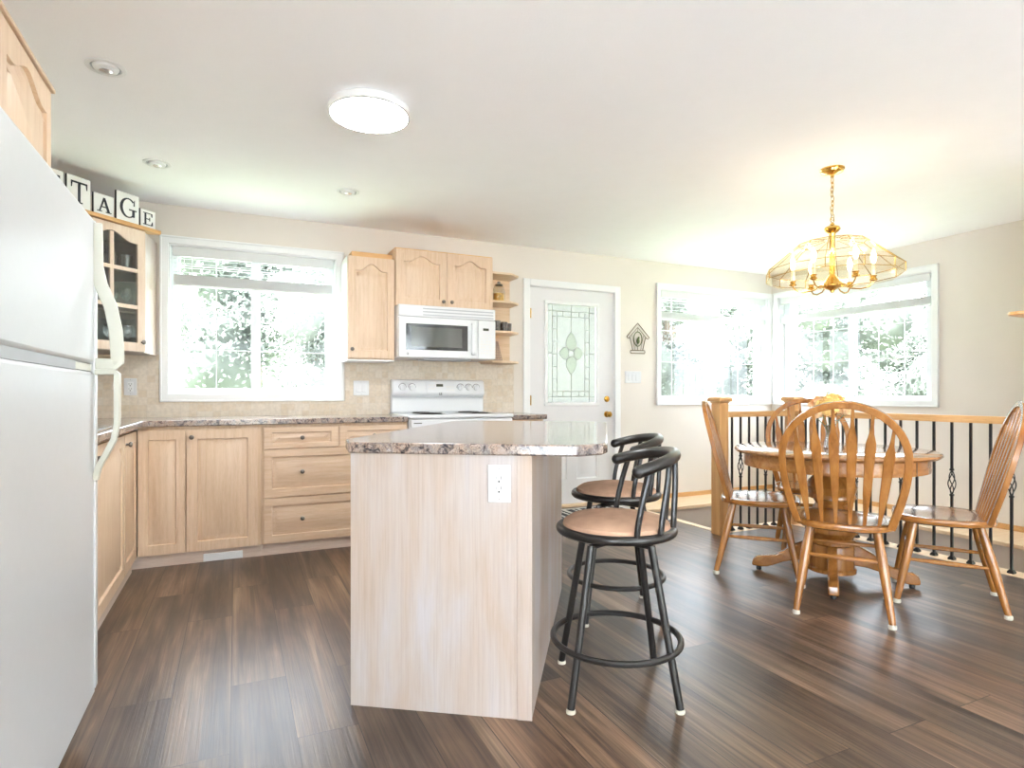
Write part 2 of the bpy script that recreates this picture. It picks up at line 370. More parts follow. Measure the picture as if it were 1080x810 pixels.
def knob(parent, x, z, y=-.02, mat='pewter', r=.015, name='knob'):
    m = MB(Matrix.Translation((x, y, z)) @ Matrix.Rotation(pi/2, 4, 'X'))
    m.lathe([(.006, 0), (.006, .012), (r*.7, .014), (r, .02), (r*.95, .026), (r*.5, .031), (0.0, .032)], 14)
    return m.build(name, mat, parent)

# ------------------------------------------------------------------ the room shell
S = dict(kind='structure')
def wall_rect(u0, u1, z0, z1, holes, t0, t1, axis):
    """wall with rectangular openings as ONE mesh; axis 'x': runs along X, t0..t1 in Y"""
    mb = MB(); us = sorted({u0, u1, *[h[0] for h in holes], *[h[1] for h in holes]}); zs = sorted({z0, z1, *[h[2] for h in holes], *[h[3] for h in holes]})
    for a, b_ in zip(us, us[1:]):
        for c, d in zip(zs, zs[1:]):
            um, zm = (a+b_)/2, (c+d)/2
            if any(h[0] < um < h[1] and h[2] < zm < h[3] for h in holes): continue
            if axis == 'x': mb.box(a, b_, t0, t1, c, d)
            else: mb.box(t0, t1, a, b_, c, d)
    return mb
PIT = -1.5; LW = (-2.9, -.5, .35, 2.25)
W1 = (-.44, .735, 1.075, 2.165); W2 = (3.97, 5.51, 1.015, 2.17); W3 = (3.165, 4.81, 1.015, 2.17); DR = (2.45, 3.41, 0, 2.09)
wall_rect(XL-.15, XR+.15, 0, ZC, [W1, W2, DR], YW, YW+.2, 'x').build('wall_back', 'wall', smooth=False, **S)
wall_rect(1.85, YW, 0, ZC, [W3], XR, XR+.2, 'y').build('wall_right', 'wall', smooth=False, **S)
wall_rect(YB, YW, 0, ZC, [LW], XL-.15, XL, 'y').build('wall_left', 'wall', smooth=False, **S)
RW = (-.2, 3.2, .05, 2.34); LW = (-2.9, -.5, .35, 2.25)
wall_rect(XL-.15, 4.3, 0, ZC, [RW], YB-.2, YB, 'x').build('wall_front', 'wall', smooth=False, **S)
BX(4.2, 4.32, YB, 1.85, 0, ZC).build('wall_partition', 'wall', smooth=False, **S)
BX(4.32, XR+.2, 1.7, 1.85, 0, ZC).build('wall_stair', 'wall', smooth=False, **S)
BX(XL-.15, XR+.2, YB-.2, YW+.2, ZC, ZC+.15).build('ceiling', 'ceiling', smooth=False, **S)
SX, SY, RX = 3.41, 3.56, 4.26       # stair opening edges
f = MB(); f.prism([(XL, YB), (4.2, YB), (4.2, 1.85), (RX, 1.85), (RX, SY), (SX, SY), (SX, YW), (XL, YW)], -.22, 0)
f.build('floor', 'planks', smooth=False, **S)
# stairwell: greige lower walls, the oak topped ledge, the landing below
BX(SX, XR, 1.85, YW, PIT-.1, PIT).build('floor_landing', 'planks', smooth=False, **S)
MB().box(SX, 5.1, 4.5, YW, PIT, -.03).box(5.1, XR, 1.85, YW, PIT, -.03).build('wall_lower_ledge', 'greige', smooth=False, **S)
BX(RX, 5.1, 1.85, 1.9, PIT, -.03).build('wall_lower_front', 'greige', smooth=False, **S)
MB().box(SX-.01, SX, SY, 4.5, PIT, -.22).box(SX, RX, SY-.02, SY-.01, PIT, -.22).box(RX-.01, RX, 1.9, SY, PIT, -.22).build('wall_lower_side', 'greige', smooth=False, **S)
l = MB(); l.prism([(SX, 4.47), (5.07, 4.47), (5.07, 1.86), (XR, 1.86), (XR, YW), (SX, YW)], -.03, 0)
l.build('trim_1', 'pale_oak', bev=.004, **S)
MB().box(3.46, XR-.012, YW-.012, YW, 0, .045).box(XR-.012, XR, 1.86, YW, 0, .045).build('trim_2', 'trim_oak_x', bev=.003, **S)
MB().box(3.4, 3.46, SY, YW-.38, -.05, .004).box(3.40, 4.30, SY-.10, SY+.04, -.05, .004).box(4.17, 4.30, 1.86, SY-.1, -.05, .004).build('trim_3', 'pale_oak', bev=.003, **S)
BX(XL, XL+.012, YB, 1.3, 0, .09).build('baseboard_left', 'white_paint', bev=.003, **S)
BX(4.188, 4.2, YB, 1.84, 0, .09).build('baseboard_partition', 'white_paint', bev=.003, **S)
BX(2.33, 2.395, YW-.012, YW, 0, .09).build('baseboard_back', 'white_paint', bev=.003, **S)
# tiled backsplash around window 1
MB().box(XL, -.495, YW-.008, YW, .90, 1.36).box(-.495, .80, YW-.008, YW, .90, 1.025).box(.80, 2.30, YW-.008, YW, .90, 1.37).build('backsplash', 'tile_x', smooth=False, **S)
BX(XL, XL+.008, 2.4, YW-.008, .90, 1.36).build('backsplash_left', 'tile_y', smooth=False, **S)

# ------------------------------------------------------------------ windows (local x along the wall, y outwards, z up)
def window(idx, org, rz, u0, u1, z0, z1, mid, gl, gr, zg, cw=.05, sash_side=.055):
    e = thing('window_%d' % idx, None, None, org, rz); e['kind'] = 'structure'
    c = MB()
    for a in ((u0-cw, u1+cw, z1-.004, z1+cw), (u0-cw, u1+cw, z0-cw, z0+.004), (u0-cw, u0+.004, z0, z1), (u1-.004, u1+cw, z0, z1)):
        c.box(a[0], a[1], -.018, -.001, a[2], a[3])
    for a in ((u0-cw-.002, u1+cw+.002, z1+cw-.012, z1+cw+.002), (u0-cw-.002, u1+cw+.002, z0-cw-.002, z0-cw+.012), (u0-cw-.002, u0-cw+.012, z0-cw, z1+cw), (u1+cw-.012, u1+cw+.002, z0-cw, z1+cw)):
        c.box(a[0], a[1], -.024, -.001, a[2], a[3])
    c.build('casing', 'white_paint', e, bev=.003)
    j = MB()
    j.box(u0, u1, 0, .2, z1-.012, z1).box(u0, u1, 0, .2, z0, z0+.012).box(u0, u0+.012, 0, .2, z0+.012, z1-.012).box(u1-.012, u1, 0, .2, z0+.012, z1-.012)
    j.build('jamb', 'white_paint', e)
    fr = MB(); s_ = sash_side
    fr.box(u0+.012, u1-.012, .08, .14, z1-.055, z1-.012).box(u0+.012, u1-.012, .08, .14, z0+.012, z0+.035)
    fr.box(u0+.012, u0+s_, .08, .14, z0+.035, z1-.055).box(u1-s_, u1-.012, .08, .14, z0+.035, z1-.055)
    fr.box(mid-.018, mid+.018, .085, .135, z0+.035, z1-.055)
    fr.build('frame', 'vinyl', e, bev=.003)
    for k, (a, b_, g) in enumerate(((u0+s_, mid-.016, gl), (mid+.016, u1-s_, gr))):
        y0 = .09+.02*k; s2 = MB(); q = .018
        s2.box(a, b_, y0, y0+.02, z1-.07, z1-.05).box(a, b_, y0, y0+.02, z0+.03, z0+.03+q).box(a, a+q, y0, y0+.02, z0+.04, z1-.06).box(b_-q, b_, y0, y0+.02, z0+.04, z1-.06)
        sa = s2.build('sash', 'vinyl', e, bev=.002)
        BX(a+.005, b_-.005, y0+.009, y0+.012, z0+.035, z1-.055).build('pane', 'glass', sa, smooth=False)
        gm = MB()
        for x in g: gm.box(x-.004, x+.004, y0+.006, y0+.008, z0+.045, z1-.06)
        for z in zg: gm.box(a+q, b_-q, y0+.006, y0+.008, z-.004, z+.004)
        if g: gm.build('grille', 'vinyl', sa)
    BX(mid+.022, mid+.034, .07, .085, z0+.09, z0+.20).build('latch', 'vinyl', e, bev=.003)
    return e
def blind(org, rz, u0, u1, z1, label, stack=(1.865, 1.945), cord=.62, side='l'):
    b_ = thing('window_blind', label, 'blind', org, rz, 'window blinds drawn up')
    BX(u0+.015, u1-.015, .005, .015, z1-.085, z1-.014).build('valance', 'blind', b_, bev=.003)
    BX(u0+.02, u1-.02, .018, .06, z1-.05, z1-.014).build('headrail', 'blind', b_, bev=.002)
    zt, zb = z1-.085, stack[1]
    n = 4
    for i in range(n):
        z = zb+(zt-zb)*(i+.6)/n
        sl_ = MB(Matrix.Translation((0, .036, z)) @ Matrix.Rotation(R(8), 4, 'X')); sl_.box(u0+.022, u1-.022, -.024, .024, -.0014, .0014); sl_.build('slat', 'blind', b_)
    st = MB(); k = 12
    for i in range(k):
        z = stack[0]+.02+(stack[1]-stack[0]-.02)*i/k; st.box(u0+.022, u1-.022, .011, .061, z, z+.0034)
    st.box(u0+.03, u1-.03, .02, .052, stack[0]+.02, stack[1]-.004)
    st.build('slat_stack', 'blind', b_); BX(u0+.02, u1-.02, .010, .062, stack[0], stack[0]+.018).build('bottom_rail', 'blind', b_, bev=.003)
    cx = u0+.09 if side == 'l' else u1-.09
    cm = MB().tube([(cx, .004, z1-.08), (cx, .003, z1-cord)], .0018, 6); cm.lathe([(.002, .03), (.006, .02), (.007, 0)], 8, (cx, .003, z1-cord-.03)); cm.build('cord', 'blind', b_)
    for x in (u0+.14, (u0+u1)/2, u1-.14): MB().tube([(x, .009, z1-.08), (x, .009, stack[0])], .0013, 5).build('ladder_cord', 'blind', b_)
ZG1 = (1.41, 1.72, 2.03); ZG2 = (1.42, 1.75, 2.07)
window(1, (0, YW, 0), 0, *W1, .142, [-.131], [.425], ZG1)
window(2, (0, YW, 0), 0, *W2, 4.71, [4.206, 4.423], [4.943, 5.17], ZG2, sash_side=.07)
# right wall: local x = -Y direction
def ly(y): return YW-y
window(3, (XR, YW, 0), -pi/2, ly(W3[1]), ly(W3[0]), W3[2], W3[3], ly(3.99), [ly(4.43), ly(4.2)], [ly(3.729), ly(3.482)], ZG2, sash_side=.10)
window(4, (3.0, YB, 0), pi, -.2, 3.2, .05, 2.34, 1.5, [], [], [], cw=.07)
window(5, (XL, -3.4, 0), pi/2, .5, 2.9, .35, 2.25, 1.7, [], [], [], cw=.06)  # unseen window added behind the camera to let in more daylight and sun
blind((0, YW, 0), 0, W1[0]+.012, W1[1]-.012, W1[3], 'white slatted blind drawn up in the window above the kitchen counter', stack=(1.868, 1.95), cord=.75)
blind((0, YW, 0), 0, W2[0]+.012, W2[1]-.012, W2[3], 'white slatted blind drawn up in the window right of the birdhouse', stack=(1.855, 1.935), cord=.62)
blind((XR, YW, 0), -pi/2, ly(W3[1])+.012, ly(W3[0])-.012, W3[3], 'white slatted blind drawn up in the window behind the chandelier', stack=(1.872, 1.95), cord=.55, side='r')

# ------------------------------------------------------------------ entry door
d = thing('door_1', None, None, (0, YW, 0)); d['kind'] = 'structure'
c = MB()
c.box(2.395, 2.462, -.02, -.001, 0, 2.145).box(3.402, 3.468, -.02, -.001, 0, 2.145).box(2.462, 3.402, -.02, -.001, 2.083, 2.145)
c.box(2.45, 2.462, -.001, .18, 0, 2.09).box(3.40, 3.41, -.001, .18, 0, 2.09).box(2.462, 3.40, -.001, .18, 2.08, 2.09)
c.build('casing', 'white_paint', d, bev=.004)
GL = (2.645, 3.205, .99, 1.94)
mb = MB(); o_ = [(2.466, .03), (3.398, .03), (3.398, 2.078), (2.466, 2.078)]
hole = [(GL[0], GL[2]), (GL[1], GL[2]), (GL[1], GL[3]), (GL[0], GL[3])]
P1_ = [(2.62, .26), (2.87, .26), (2.87, .80), (2.62, .80)]; P2_ = [(2.98, .26), (3.23, .26), (3.23, .80), (2.98, .80)]
face_ring(mb, o_, [hole, P1_, P2_], .012)
mb.box(2.466, 2.645, .013, .055, .03, 2.078).box(3.205, 3.398, .013, .055, .03, 2.078).box(2.645, 3.205, .013, .055, .03, .26).box(2.645, 3.205, .0235, .055, .26, .80).box(2.645, 3.205, .013, .055, .80, .99).box(2.645, 3.205, .013, .055, 1.94, 2.078)
for P_ in (P1_, P2_):
    L = [(P_, .012), (inset(P_, .012), .021), (inset(P_, .03), .021), (inset(P_, .05), .014)]
    vs = [(x, y, z) for l_, y in L for x, z in l_]; fs = [(j*4+i, j*4+(i+1) % 4, (j+1)*4+(i+1) % 4, (j+1)*4+i) for j in range(3) for i in range(4)]+[(12, 13, 14, 15)]
    mb.add(vs, fs)
mb.build('slab', 'door_paint', d)
g = MB()
for a in ((2.622, 3.228, 1.93, 1.962), (2.622, 3.228, .968, 1.0), (2.622, 2.655, 1.0, 1.93), (3.195, 3.228, 1.0, 1.93)): g.box(a[0], a[1], -.004, .014, a[2], a[3])
g.build('glass_frame', 'white_paint', d, bev=.005)
ga = BX(2.65, 3.20, .03, .034, .995, 1.935).build('pane', 'textured_glass', d, smooth=False)
# leaded pattern
x0, x1, z0, z1 = 2.655, 3.195, 1.0, 1.93; cx = (x0+x1)/2; cz = 1.47
ld = MB()
def ln(pts, r=.0042): ld.tube([(x, .026, z) for x, z in pts], r, 6)
for x in (x0+.065, x1-.065): ln([(x, z0), (x, z1)])
for x in (x0+.115, x1-.115): ln([(x, z0+.06), (x, z1-.065)])
for z in (z0+.055, z1-.06): ln([(x0, z), (x1, z)])
for z in (z0+.105, z1-.11): ln([(x0+.065, z), (x1-.065, z)])
for k in range(1, 6):
    z = z0+.105+k*(z1-z0-.215)/6
    ln([(x0+.065, z), (x0+.115, z)]); ln([(x1-.115, z), (x1-.065, z)])
ln([(x0, cz), (x0+.065, cz)]); ln([(x1-.065, cz), (x1, cz)])
for xx in (-.09, .09): ln([(cx+xx, z0+.055), (cx+xx, z0+.105)]); ln([(cx+xx, z1-.11), (cx+xx, z1-.06)])
ln([(cx, z0), (cx, cz-.20)]); ln([(cx, cz+.20), (cx, z1)])
def petal(dx, dz, L_, W_):
    a = []; b2 = []
    for i in range(13):
        s_ = i/12; wd = W_*sin(pi*s_**.75)**.8 if 0 < s_ < 1 else 0
        bx_, bz = cx+dx*(.03+L_*s_), cz+dz*(.03+L_*s_)
        a.append((bx_-dz*wd, bz+dx*wd)); b2.append((bx_+dz*wd, bz-dx*wd))
    return a, b2
pf = MB()
for dx, dz, L_, W_ in ((0, 1, .17, .055), (0, -1, .17, .055), (1, 0, .10, .055), (-1, 0, .10, .055)):
    a, b2 = petal(dx, dz, L_, W_); ln(a); ln(b2)
    pf.prism([(x, z) for x, z in (a+b2[::-1][1:-1])], .022, .025, Matrix(((1, 0, 0, 0), (0, 0, 1, 0), (0, 1, 0, 0), (0, 0, 0, 1))))
ln([(cx+.033*cos(t_), cz+.033*sin(t_)) for t_ in [2*pi*i/16 for i in range(17)]])
ld.build('lead_came', 'lead', ga); pf.build('petal_glass', 'bevel_glass', ga)
for z in (1.03, .88):
    k = MB(Matrix.Translation((3.322, .012, z)) @ Matrix.Rotation(pi/2, 4, 'X'))
    if z > 1: k.lathe([(.03, 0), (.03, .008), (.022, .016), (.0, .018)], 20).box(-.004, .004, -.014, .014, .016, .028)
    else: k.lathe([(.03, 0), (.03, .006), (.012, .01), (.012, .03), (.026, .04), (.028, .055), (.018, .068), (0, .07)], 20)
    k.build('deadbolt' if z > 1 else 'door_knob', 'brass', d)
for z in (1.83, 1.02, .25):
    MB().tube([(2.462, -.004, z-.045), (2.462, -.004, z+.045)], .007, 8).box(2.464, 2.485, .004, .0118, z-.045, z+.045).build('hinge', 'brass', d)
BX(2.46, 3.40, -.03, .08, 0, .028).build('threshold', 'pale_oak', d, bev=.006)
# ------------------------------------------------------------------ island
IA = R(-34.0); IM = (.885, 1.749)
isl = thing('kitchen_island', 'pale pickled wood kitchen island with electrical outlet on its end panel', 'island', (*IM, 0), IA)
# local: x along the end panel (negative to the left), y along the long side
BX(-.631, 0, 0, .02, 0, .876).build('end_panel', 'pickled', isl, smooth=False)
BX(-.045, .004, -.004, .0, 0, .876).build('corner_trim', 'pickled', isl, bev=.001)
BX(-.02, .002, .0, 1.35, 0, .876).build('side_panel', 'pickled', isl, smooth=False)
BX(-.631, -.02, 1.33, 1.35, 0, .876).build('end_panel', 'pickled', isl, smooth=False)
BX(-.615, -.03, .02, 1.33, .10, .87).build('body', 'oak_plain', isl, smooth=False)
BX(-.56, -.03, .02, 1.33, 0, .10).build('toe_kick', 'kick', isl, smooth=False)
for k in range(3):
    dm = panel_door(.42, .60, m=T3(-.615, .44+k*.435+.0, .11, -pi/2)); dr = dm.build('door', 'oak_v', isl)
    panel_door(.42, .13, st=.03, rail=.03, m=T3(-.615, .44+k*.435, .73, -pi/2)).build('drawer', 'oak_h', isl)
top = MB()
tp = [(-.632, -.018), (.155, -.018), (.235, .055), (.25, .12), (.25, 1.56), (.21, 1.64), (.13, 1.67), (-.62, 1.67), (-.69, 1.60), (-.70, .11)]
top.prism(tp, .8765, .914, T3(*IM, 0, IA))
top.build('island_countertop', 'laminate', bev=.006, label='speckled brown laminate countertop with clipped corners lying on the island', cat='countertop')
def outlet(e_name, label, cat, loc, rz, w_=.075, h_=.12, kind='duplex', n=1, group=None):
    o = thing(e_name, label, cat, loc, rz, group)
    BX(-w_/2, w_/2, -.006, 0, -h_/2, h_/2).build('cover_plate', 'plate', o, bev=.0025)
    if kind == 'duplex':
        BX(-.0175, .0175, -.009, -.006, -.034, .034).build('socket', 'white_paint', o, bev=.002)
        for z in (-.017, .017):
            MB().box(-.0085, -.0065, -.0105, -.009, z-.002, z+.009).box(.0065, .0085, -.0105, -.009, z-.002, z+.009).box(-.003, .003, -.0105, -.009, z-.012, z-.006).build('slot', 'slot', o)
    else:
        for k in range(n):
            x = (k-(n-1)/2)*.046
            BX(x-.016, x+.016, -.009, -.006, -.033, .033).build('rocker', 'plate', o, bev=.002)
    for z in (-h_/2+.012, h_/2-.012): MB(Matrix.Translation((0, -.006, z)) @ Matrix.Rotation(pi/2, 4, 'X')).lathe([(.003, 0), (.002, .0015)], 8).build('screw', 'steel', o)
    return o
oz = (-.105, -.0045)
ox = IM[0]+oz[0]*cos(IA)-oz[1]*sin(IA); oy = IM[1]+oz[0]*sin(IA)+oz[1]*cos(IA)
outlet('wall_outlet', 'white duplex outlet on the island end panel', 'outlet', (ox, oy, .782), IA, .077, .125)
outlet('light_switch', 'white double switch plate on the tile left of the range', 'switch', (.925, YW-.0085, 1.128), 0, .125, .12, 'sw', 2)
outlet('wall_outlet', 'white outlet on the tile left of the kitchen window', 'outlet', (-.668, YW-.0085, 1.13), 0, .078, .12)
outlet('light_switch', 'white triple switch plate on the wall right of the entry door', 'switch', (3.628, YW-.0005, 1.25), 0, .20, .118, 'sw', 3)
outlet('wall_outlet', 'small outlet on the tiles seen between fridge and its handle', 'outlet', (XL+.0085, 3.9, 1.13), pi/2, .075, .12)

# ------------------------------------------------------------------ base cabinets (back run: front at Y=4.29, doors to 4.27)
FY = 4.29
def cab(name, label, x, y, rz=0, group='pale oak base cabinets'): return thing(name, label, 'cabinet', (x, y, 0), rz, group)
def base_body(e, w_, depth=.60, x0=0):
    BX(x0, w_, 0, depth, .075, .875).build('body', 'oak_plain', e, smooth=False)
    BX(x0, w_, .0 if False else -.035, depth, 0, .0745).build('toe_kick', 'kick', e, smooth=False)
# the toe board stands slightly behind the doors: front at 4.225..; doors hang 2 cm proud
e = cab('base_cabinet', 'pale oak two-door base cabinet under the kitchen window', -.548, FY)
BX(0, .705, 0, .60, .075, .875).build('body', 'oak_plain', e, smooth=False)
BX(-.06, .705, .0, .02, 0, .075).build('toe_kick', 'kick', e, smooth=False)
d1 = panel_door(.256, .775, st=.052, rail=.06, m=T3(.003, 0, .078)).build('door', 'oak_v', e)
d2 = panel_door(.414, .775, st=.06, rail=.06, m=T3(.266, 0, .078)).build('door', 'oak_v', e)
knob(d2, .295, .805)
vt = MB().box(.36, .59, -.012, 0, .004, .052)
for i in range(3): vt.box(.375, .575, -.014, -.012, .013+i*.012, .019+i*.012)
rg = vt.build('air_register', 'plate', None, bev=.002); rg.location = (-.548+.475, FY-.0085, .004)
tag(rg, 'white metal air register set in the toe kick below the window cabinet', 'vent')
e = cab('base_cabinet', 'pale oak drawer base cabinet left of the range', .158, FY)
BX(0, .99, 0, .60, .075, .875).build('body', 'oak_plain', e, smooth=False)
BX(0, .99, .0, .02, 0, .075).build('toe_kick', 'kick', e, smooth=False)
for x, w_, z, h_, kk in ((.012, .483, .715, .138, 1), (.502, .476, .715, .138, 1), (.012, .966, .39, .317, 2), (.012, .966, .08, .300, 2)):
    dr = panel_door(w_, h_, st=.05, rail=.032 if h_ < .2 else .05, m=T3(x, 0, z)).build('drawer', 'oak_h', e)
    if kk == 1: knob(dr, x+w_/2, z+h_/2)
    else:
        knob(dr, .254, z+h_/2+.005); knob(dr, .74, z+h_/2+.005)
e = cab('base_cabinet', 'narrow pale oak base cabinet between range and entry door', 1.99, FY)
BX(0, .29, 0, .60, .075, .875).build('body', 'oak_plain', e, smooth=False)
BX(0, .29, .0, .02, 0, .075).build('toe_kick', 'kick', e, smooth=False)
dd = panel_door(.27, .775, m=T3(.01, 0, .078)).build('door', 'oak_v', e); knob(dd, .245, .8)
# left run faces +X: local x -> world Y
LX = -.57
e = cab('base_cabinet', 'pale oak base cabinet along the left wall beside the fridge', LX, 2.5, pi/2)
BX(-.1, 1.79, 0, .575, .075, .875).build('body', 'oak_plain', e, smooth=False)
BX(0, 1.72, .0, .02, 0, .075).build('toe_kick', 'kick', e, smooth=False)
for x, w_, kx, st in ((.01, .57, .54, .06), (.59, .73, 1.0, .06), (1.335, .430, 1.40, .06)):
    dd = panel_door(w_, .775, st=st, rail=.06, m=T3(x, 0, .078)).build('door', 'oak_v', e)
    knob(dd, x+.04 if x > .5 else x+w_-.04, .80)
# countertops
ct = MB(); CF = 4.255; CX = -.515
ct.prism([(XL+.008, 2.40), (CX, 2.40), (CX, CF-.02), (CX+.02, CF), (1.145, CF), (1.145, YW-.008), (XL+.008, YW-.008)], .876, .914)
c_ = ct.build('countertop', 'laminate', bev=.005, label='speckled brown laminate corner countertop under the kitchen window', cat='countertop', group='speckled laminate countertops')
ct = MB(); ct.prism([(1.99, CF), (2.30, CF), (2.31, CF+.02), (2.31, YW-.022), (1.99, YW-.022)], .876, .914)
ct.build('countertop', 'laminate', bev=.005, label='short speckled laminate countertop between range and entry door', cat='countertop', group='speckled laminate countertops')
# sink
sk = thing('kitchen_sink', 'stainless drop-in sink rim on the left countertop behind the fridge', 'sink', (-.84, 3.35, .914))
m = MB(); q = [(-.27, -.40), (.27, -.40), (.27, .40), (-.27, .40)]; q2 = [(-.21, -.35), (.23, -.35), (.23, .35), (-.21, .35)]
m.loft([[(x, y, .0005) for x, y in q], [(x, y, .004) for x, y in q], [(x, y, .004) for x, y in q2], [(x*.93, y*.93, .0015) for x, y in q2]], True, True)
m.build('basin', 'steel', sk, bev=.001)
m = MB(); m.tube([(-.235, 0, .004), (-.235, 0, .18), (-.20, 0, .22), (-.10, 0, .225), (-.06, 0, .20)], .011, 10); m.lathe([(.028, 0), (.024, .03), (.014, .05)], 16, (-.235, 0, .004)); m.build('faucet', 'steel', sk)

# ------------------------------------------------------------------ range
e = thing('electric_range', 'white electric range with knobs on the backguard between the counters', 'stove', (1.15, 4.23, 0))
W_ = .835
BX(0.004, W_-.004, .03, .66, .05, .895).build('body', 'appliance', e, bev=.004)
BX(.02, W_-.02, .06, .62, 0, .05).build('plinth', 'dark_gap', e)
MB().box(0, W_, -.01, .655, .896, .925).build('cooktop', 'appliance', e, bev=.01)
for x, y, r in ((.21, .17, .10), (.62, .17, .08), (.21, .43, .08), (.62, .43, .10)):
    b_ = MB().lathe([(r+.012, .9255), (r+.010, .928), (r, .928), (r*.9, .9255)], 28, (x, y, 0))
    for q in (.85, .6, .35): b_.tube([(x+r*q*cos(2*pi*i/24), y+r*q*sin(2*pi*i/24), .931) for i in range(24)], .004, 6, True)
    b_.build('burner', 'black_metal', e)
dr = BX(.01, W_-.01, .0, .03, .26, .83).build('oven_door', 'appliance', e, bev=.006)
BX(.14, W_-.14, -.002, .0, .36, .66).build('oven_window', 'black_gloss', dr)
MB().tube([(.10, 0, .775), (.10, -.035, .775), (W_-.10, -.035, .775), (W_-.10, 0, .775)], .012, 8).build('oven_handle', 'appliance', dr)
BX(.01, W_-.01, .0, .03, .06, .25).build('drawer', 'appliance', e, bev=.006)
BX(.01, W_-.01, -.004, .03, .835, .892).build('vent_trim', 'appliance', e, bev=.004)
BX(.03, .09, -.006, -.003, .862, .868).build('vent_slot', 'dark_gap', e)
# backguard: lower splash set back, upper console leaning forward
bgm = MB(); prof = [(.655, .915), (.60, .925), (.60, 1.055), (.575, 1.075), (.570, 1.10), (.585, 1.185), (.60, 1.20), (.655, 1.20)]
bgm.loft([[(x, y, z) for y, z in prof] for x in (.008, W_-.008)])
bgd = bgm.build('backguard', 'appliance', e, bev=.012)
BX(.008, W_-.02, .5745, .60, 1.052, 1.055).build('console_edge', 'grey_plastic', bgd)
for x in (.095, .175, .60, .675, .745):
    k = MB(Matrix.Translation((x, .577, 1.135)) @ Matrix.Rotation(pi/2+R(10), 4, 'X')); k.lathe([(.030, 0), (.029, .008), (.022, .012), (.021, .026), (0, .028)], 20).box(-.005, .005, -.022, .022, .026, .032)
    k.build('knob', 'appliance', e)
    MB(Matrix.Translation((x, .5765, 1.135)) @ Matrix.Rotation(pi/2+R(10), 4, 'X')).lathe([(.034, 0), (.033, .001)], 20).build('knob_ring', 'mark_grey', e)
pn = MB(Matrix.Translation((0, .5675, 1.09)) @ Matrix.Rotation(R(-10), 4, 'X')); pn.box(.30, .56, -.003, .001, .0, .09); pn.build('control_panel', 'appliance', e, bev=.001)
dm = MB(Matrix.Translation((0, .5675, 1.09)) @ Matrix.Rotation(R(-10), 4, 'X')); dm.box(.385, .445, -.0045, -.003, .052, .074); dm.build('display', 'display', e)
bm_ = MB(Matrix.Translation((0, .5675, 1.09)) @ Matrix.Rotation(R(-10), 4, 'X'))
for i in range(3):
    for j in range(2): bm_.box(.318+i*.02, .330+i*.02, -.0042, -.003, .03+j*.03, .04+j*.03); bm_.box(.475+i*.024, .49+i*.024, -.0042, -.003, .02+j*.025, .03+j*.025)
bm_.build('button', 'button', e)
def k_mark(e, x, y, z, s_=.012, tilt=0):
    mm = MB(Matrix.Translation((x, y, z)) @ Matrix.Rotation(tilt, 4, 'X')); mm.box(-s_, s_, -.001, 0, -s_, s_); o = mm.build('logo', 'mark_grey', e)
    mm = MB(Matrix.Translation((x, y-.001, z)) @ Matrix.Rotation(tilt, 4, 'X'))
    mm.box(-s_*.55, -s_*.3, -.0006, 0, -s_*.7, s_*.7); A = Matrix(((1, 0, 0, 0), (0, 0, 1, 0), (0, 1, 0, 0), (0, 0, 0, 1)))
    mm.prism([(-s_*.3, 0), (s_*.35, s_*.7), (s_*.6, s_*.7), (-s_*.05, 0), (s_*.6, -s_*.7), (s_*.35, -s_*.7)], -.0006, 0, A); mm.build('logo_letter', 'plate', o)
k_mark(e, .42, .5675, 1.083, .013, R(5))

# ------------------------------------------------------------------ upper cabinets
def upper(name, label, x, y, z, w_, h_, dep): 
    e = thing(name, label, 'cabinet', (x, y, z), 0, 'pale oak wall cabinets')
    BX(0, w_, 0, dep, 0, h_).build('body', 'oak_plain', e, smooth=False); return e
e = upper('wall_cabinet', 'tall single-door oak wall cabinet between kitchen window and microwave', .768, 4.60, 1.345, .358, .785, .30)
BX(-.003, 0, -.0, .30, 0, .785).build('side_panel', 'white_paint', e)
dd = panel_door(.352, .775, st=.055, rail=.06, arch=.055, topr=.05, m=T3(.003, 0, .008)).build('door', 'oak_v', e); knob(dd, .03, .075)
BX(.04, .355, .05, .29, .785, .835).build('crown_board', 'trim_oak_x', e, bev=.002)
BX(-.003, .358, -.005, .30, -.012, 0).build('light_rail', 'white_paint', e, bev=.002)
e = upper('wall_cabinet', 'double-door oak wall cabinet above the microwave', 1.128, 4.58, 1.775, .822, .445, .32)
for x, w_, kx in ((.003, .418, .385), (.424, .395, .455)):
    dd = panel_door(w_, .437, st=.06, rail=.055, arch=.05, topr=.045, m=T3(x, 0, .004)).build('door', 'oak_v', e); knob(dd, kx, .045)
BX(.0, .822, .0, .32, .445, .452).build('top_board', 'trim_oak_x', e)
# microwave
e = thing('microwave', 'white over-the-range microwave hanging above the range', 'microwave', (1.13, 4.47, 1.362))
W_, H_ = .805, .408
BX(0, W_, .03, .43, 0, H_).build('body', 'appliance', e, bev=.004)
vg = MB().box(0.0, W_, .0, .03, H_-.09, H_).build('vent_grille', 'appliance', e, bev=.006)
for i in range(3):
    BX(.19, W_-.02, -.002, .0, H_-.078+i*.024, H_-.069+i*.024).build('louver_slot', 'grey_plastic', vg)
    BX(.02, .19, -.0008, .0, H_-.078+i*.024, H_-.075+i*.024).build('louver_line', 'button', vg)
dm = MB(); n = 12
prof = [(x/n*.645, -.012*sin(pi*x/n)) for x in range(n+1)]
dm.prism([(x+.004, y) for x, y in prof]+[(.649, .03), (.004, .03)], .004, H_-.094); dr = dm.build('door', 'appliance', e, bev=.002)
wn = MB(); xs = [.055+i*.505/12 for i in range(13)]
def yd(x): return -.012*sin(pi*(x-.004)/.645)-.002
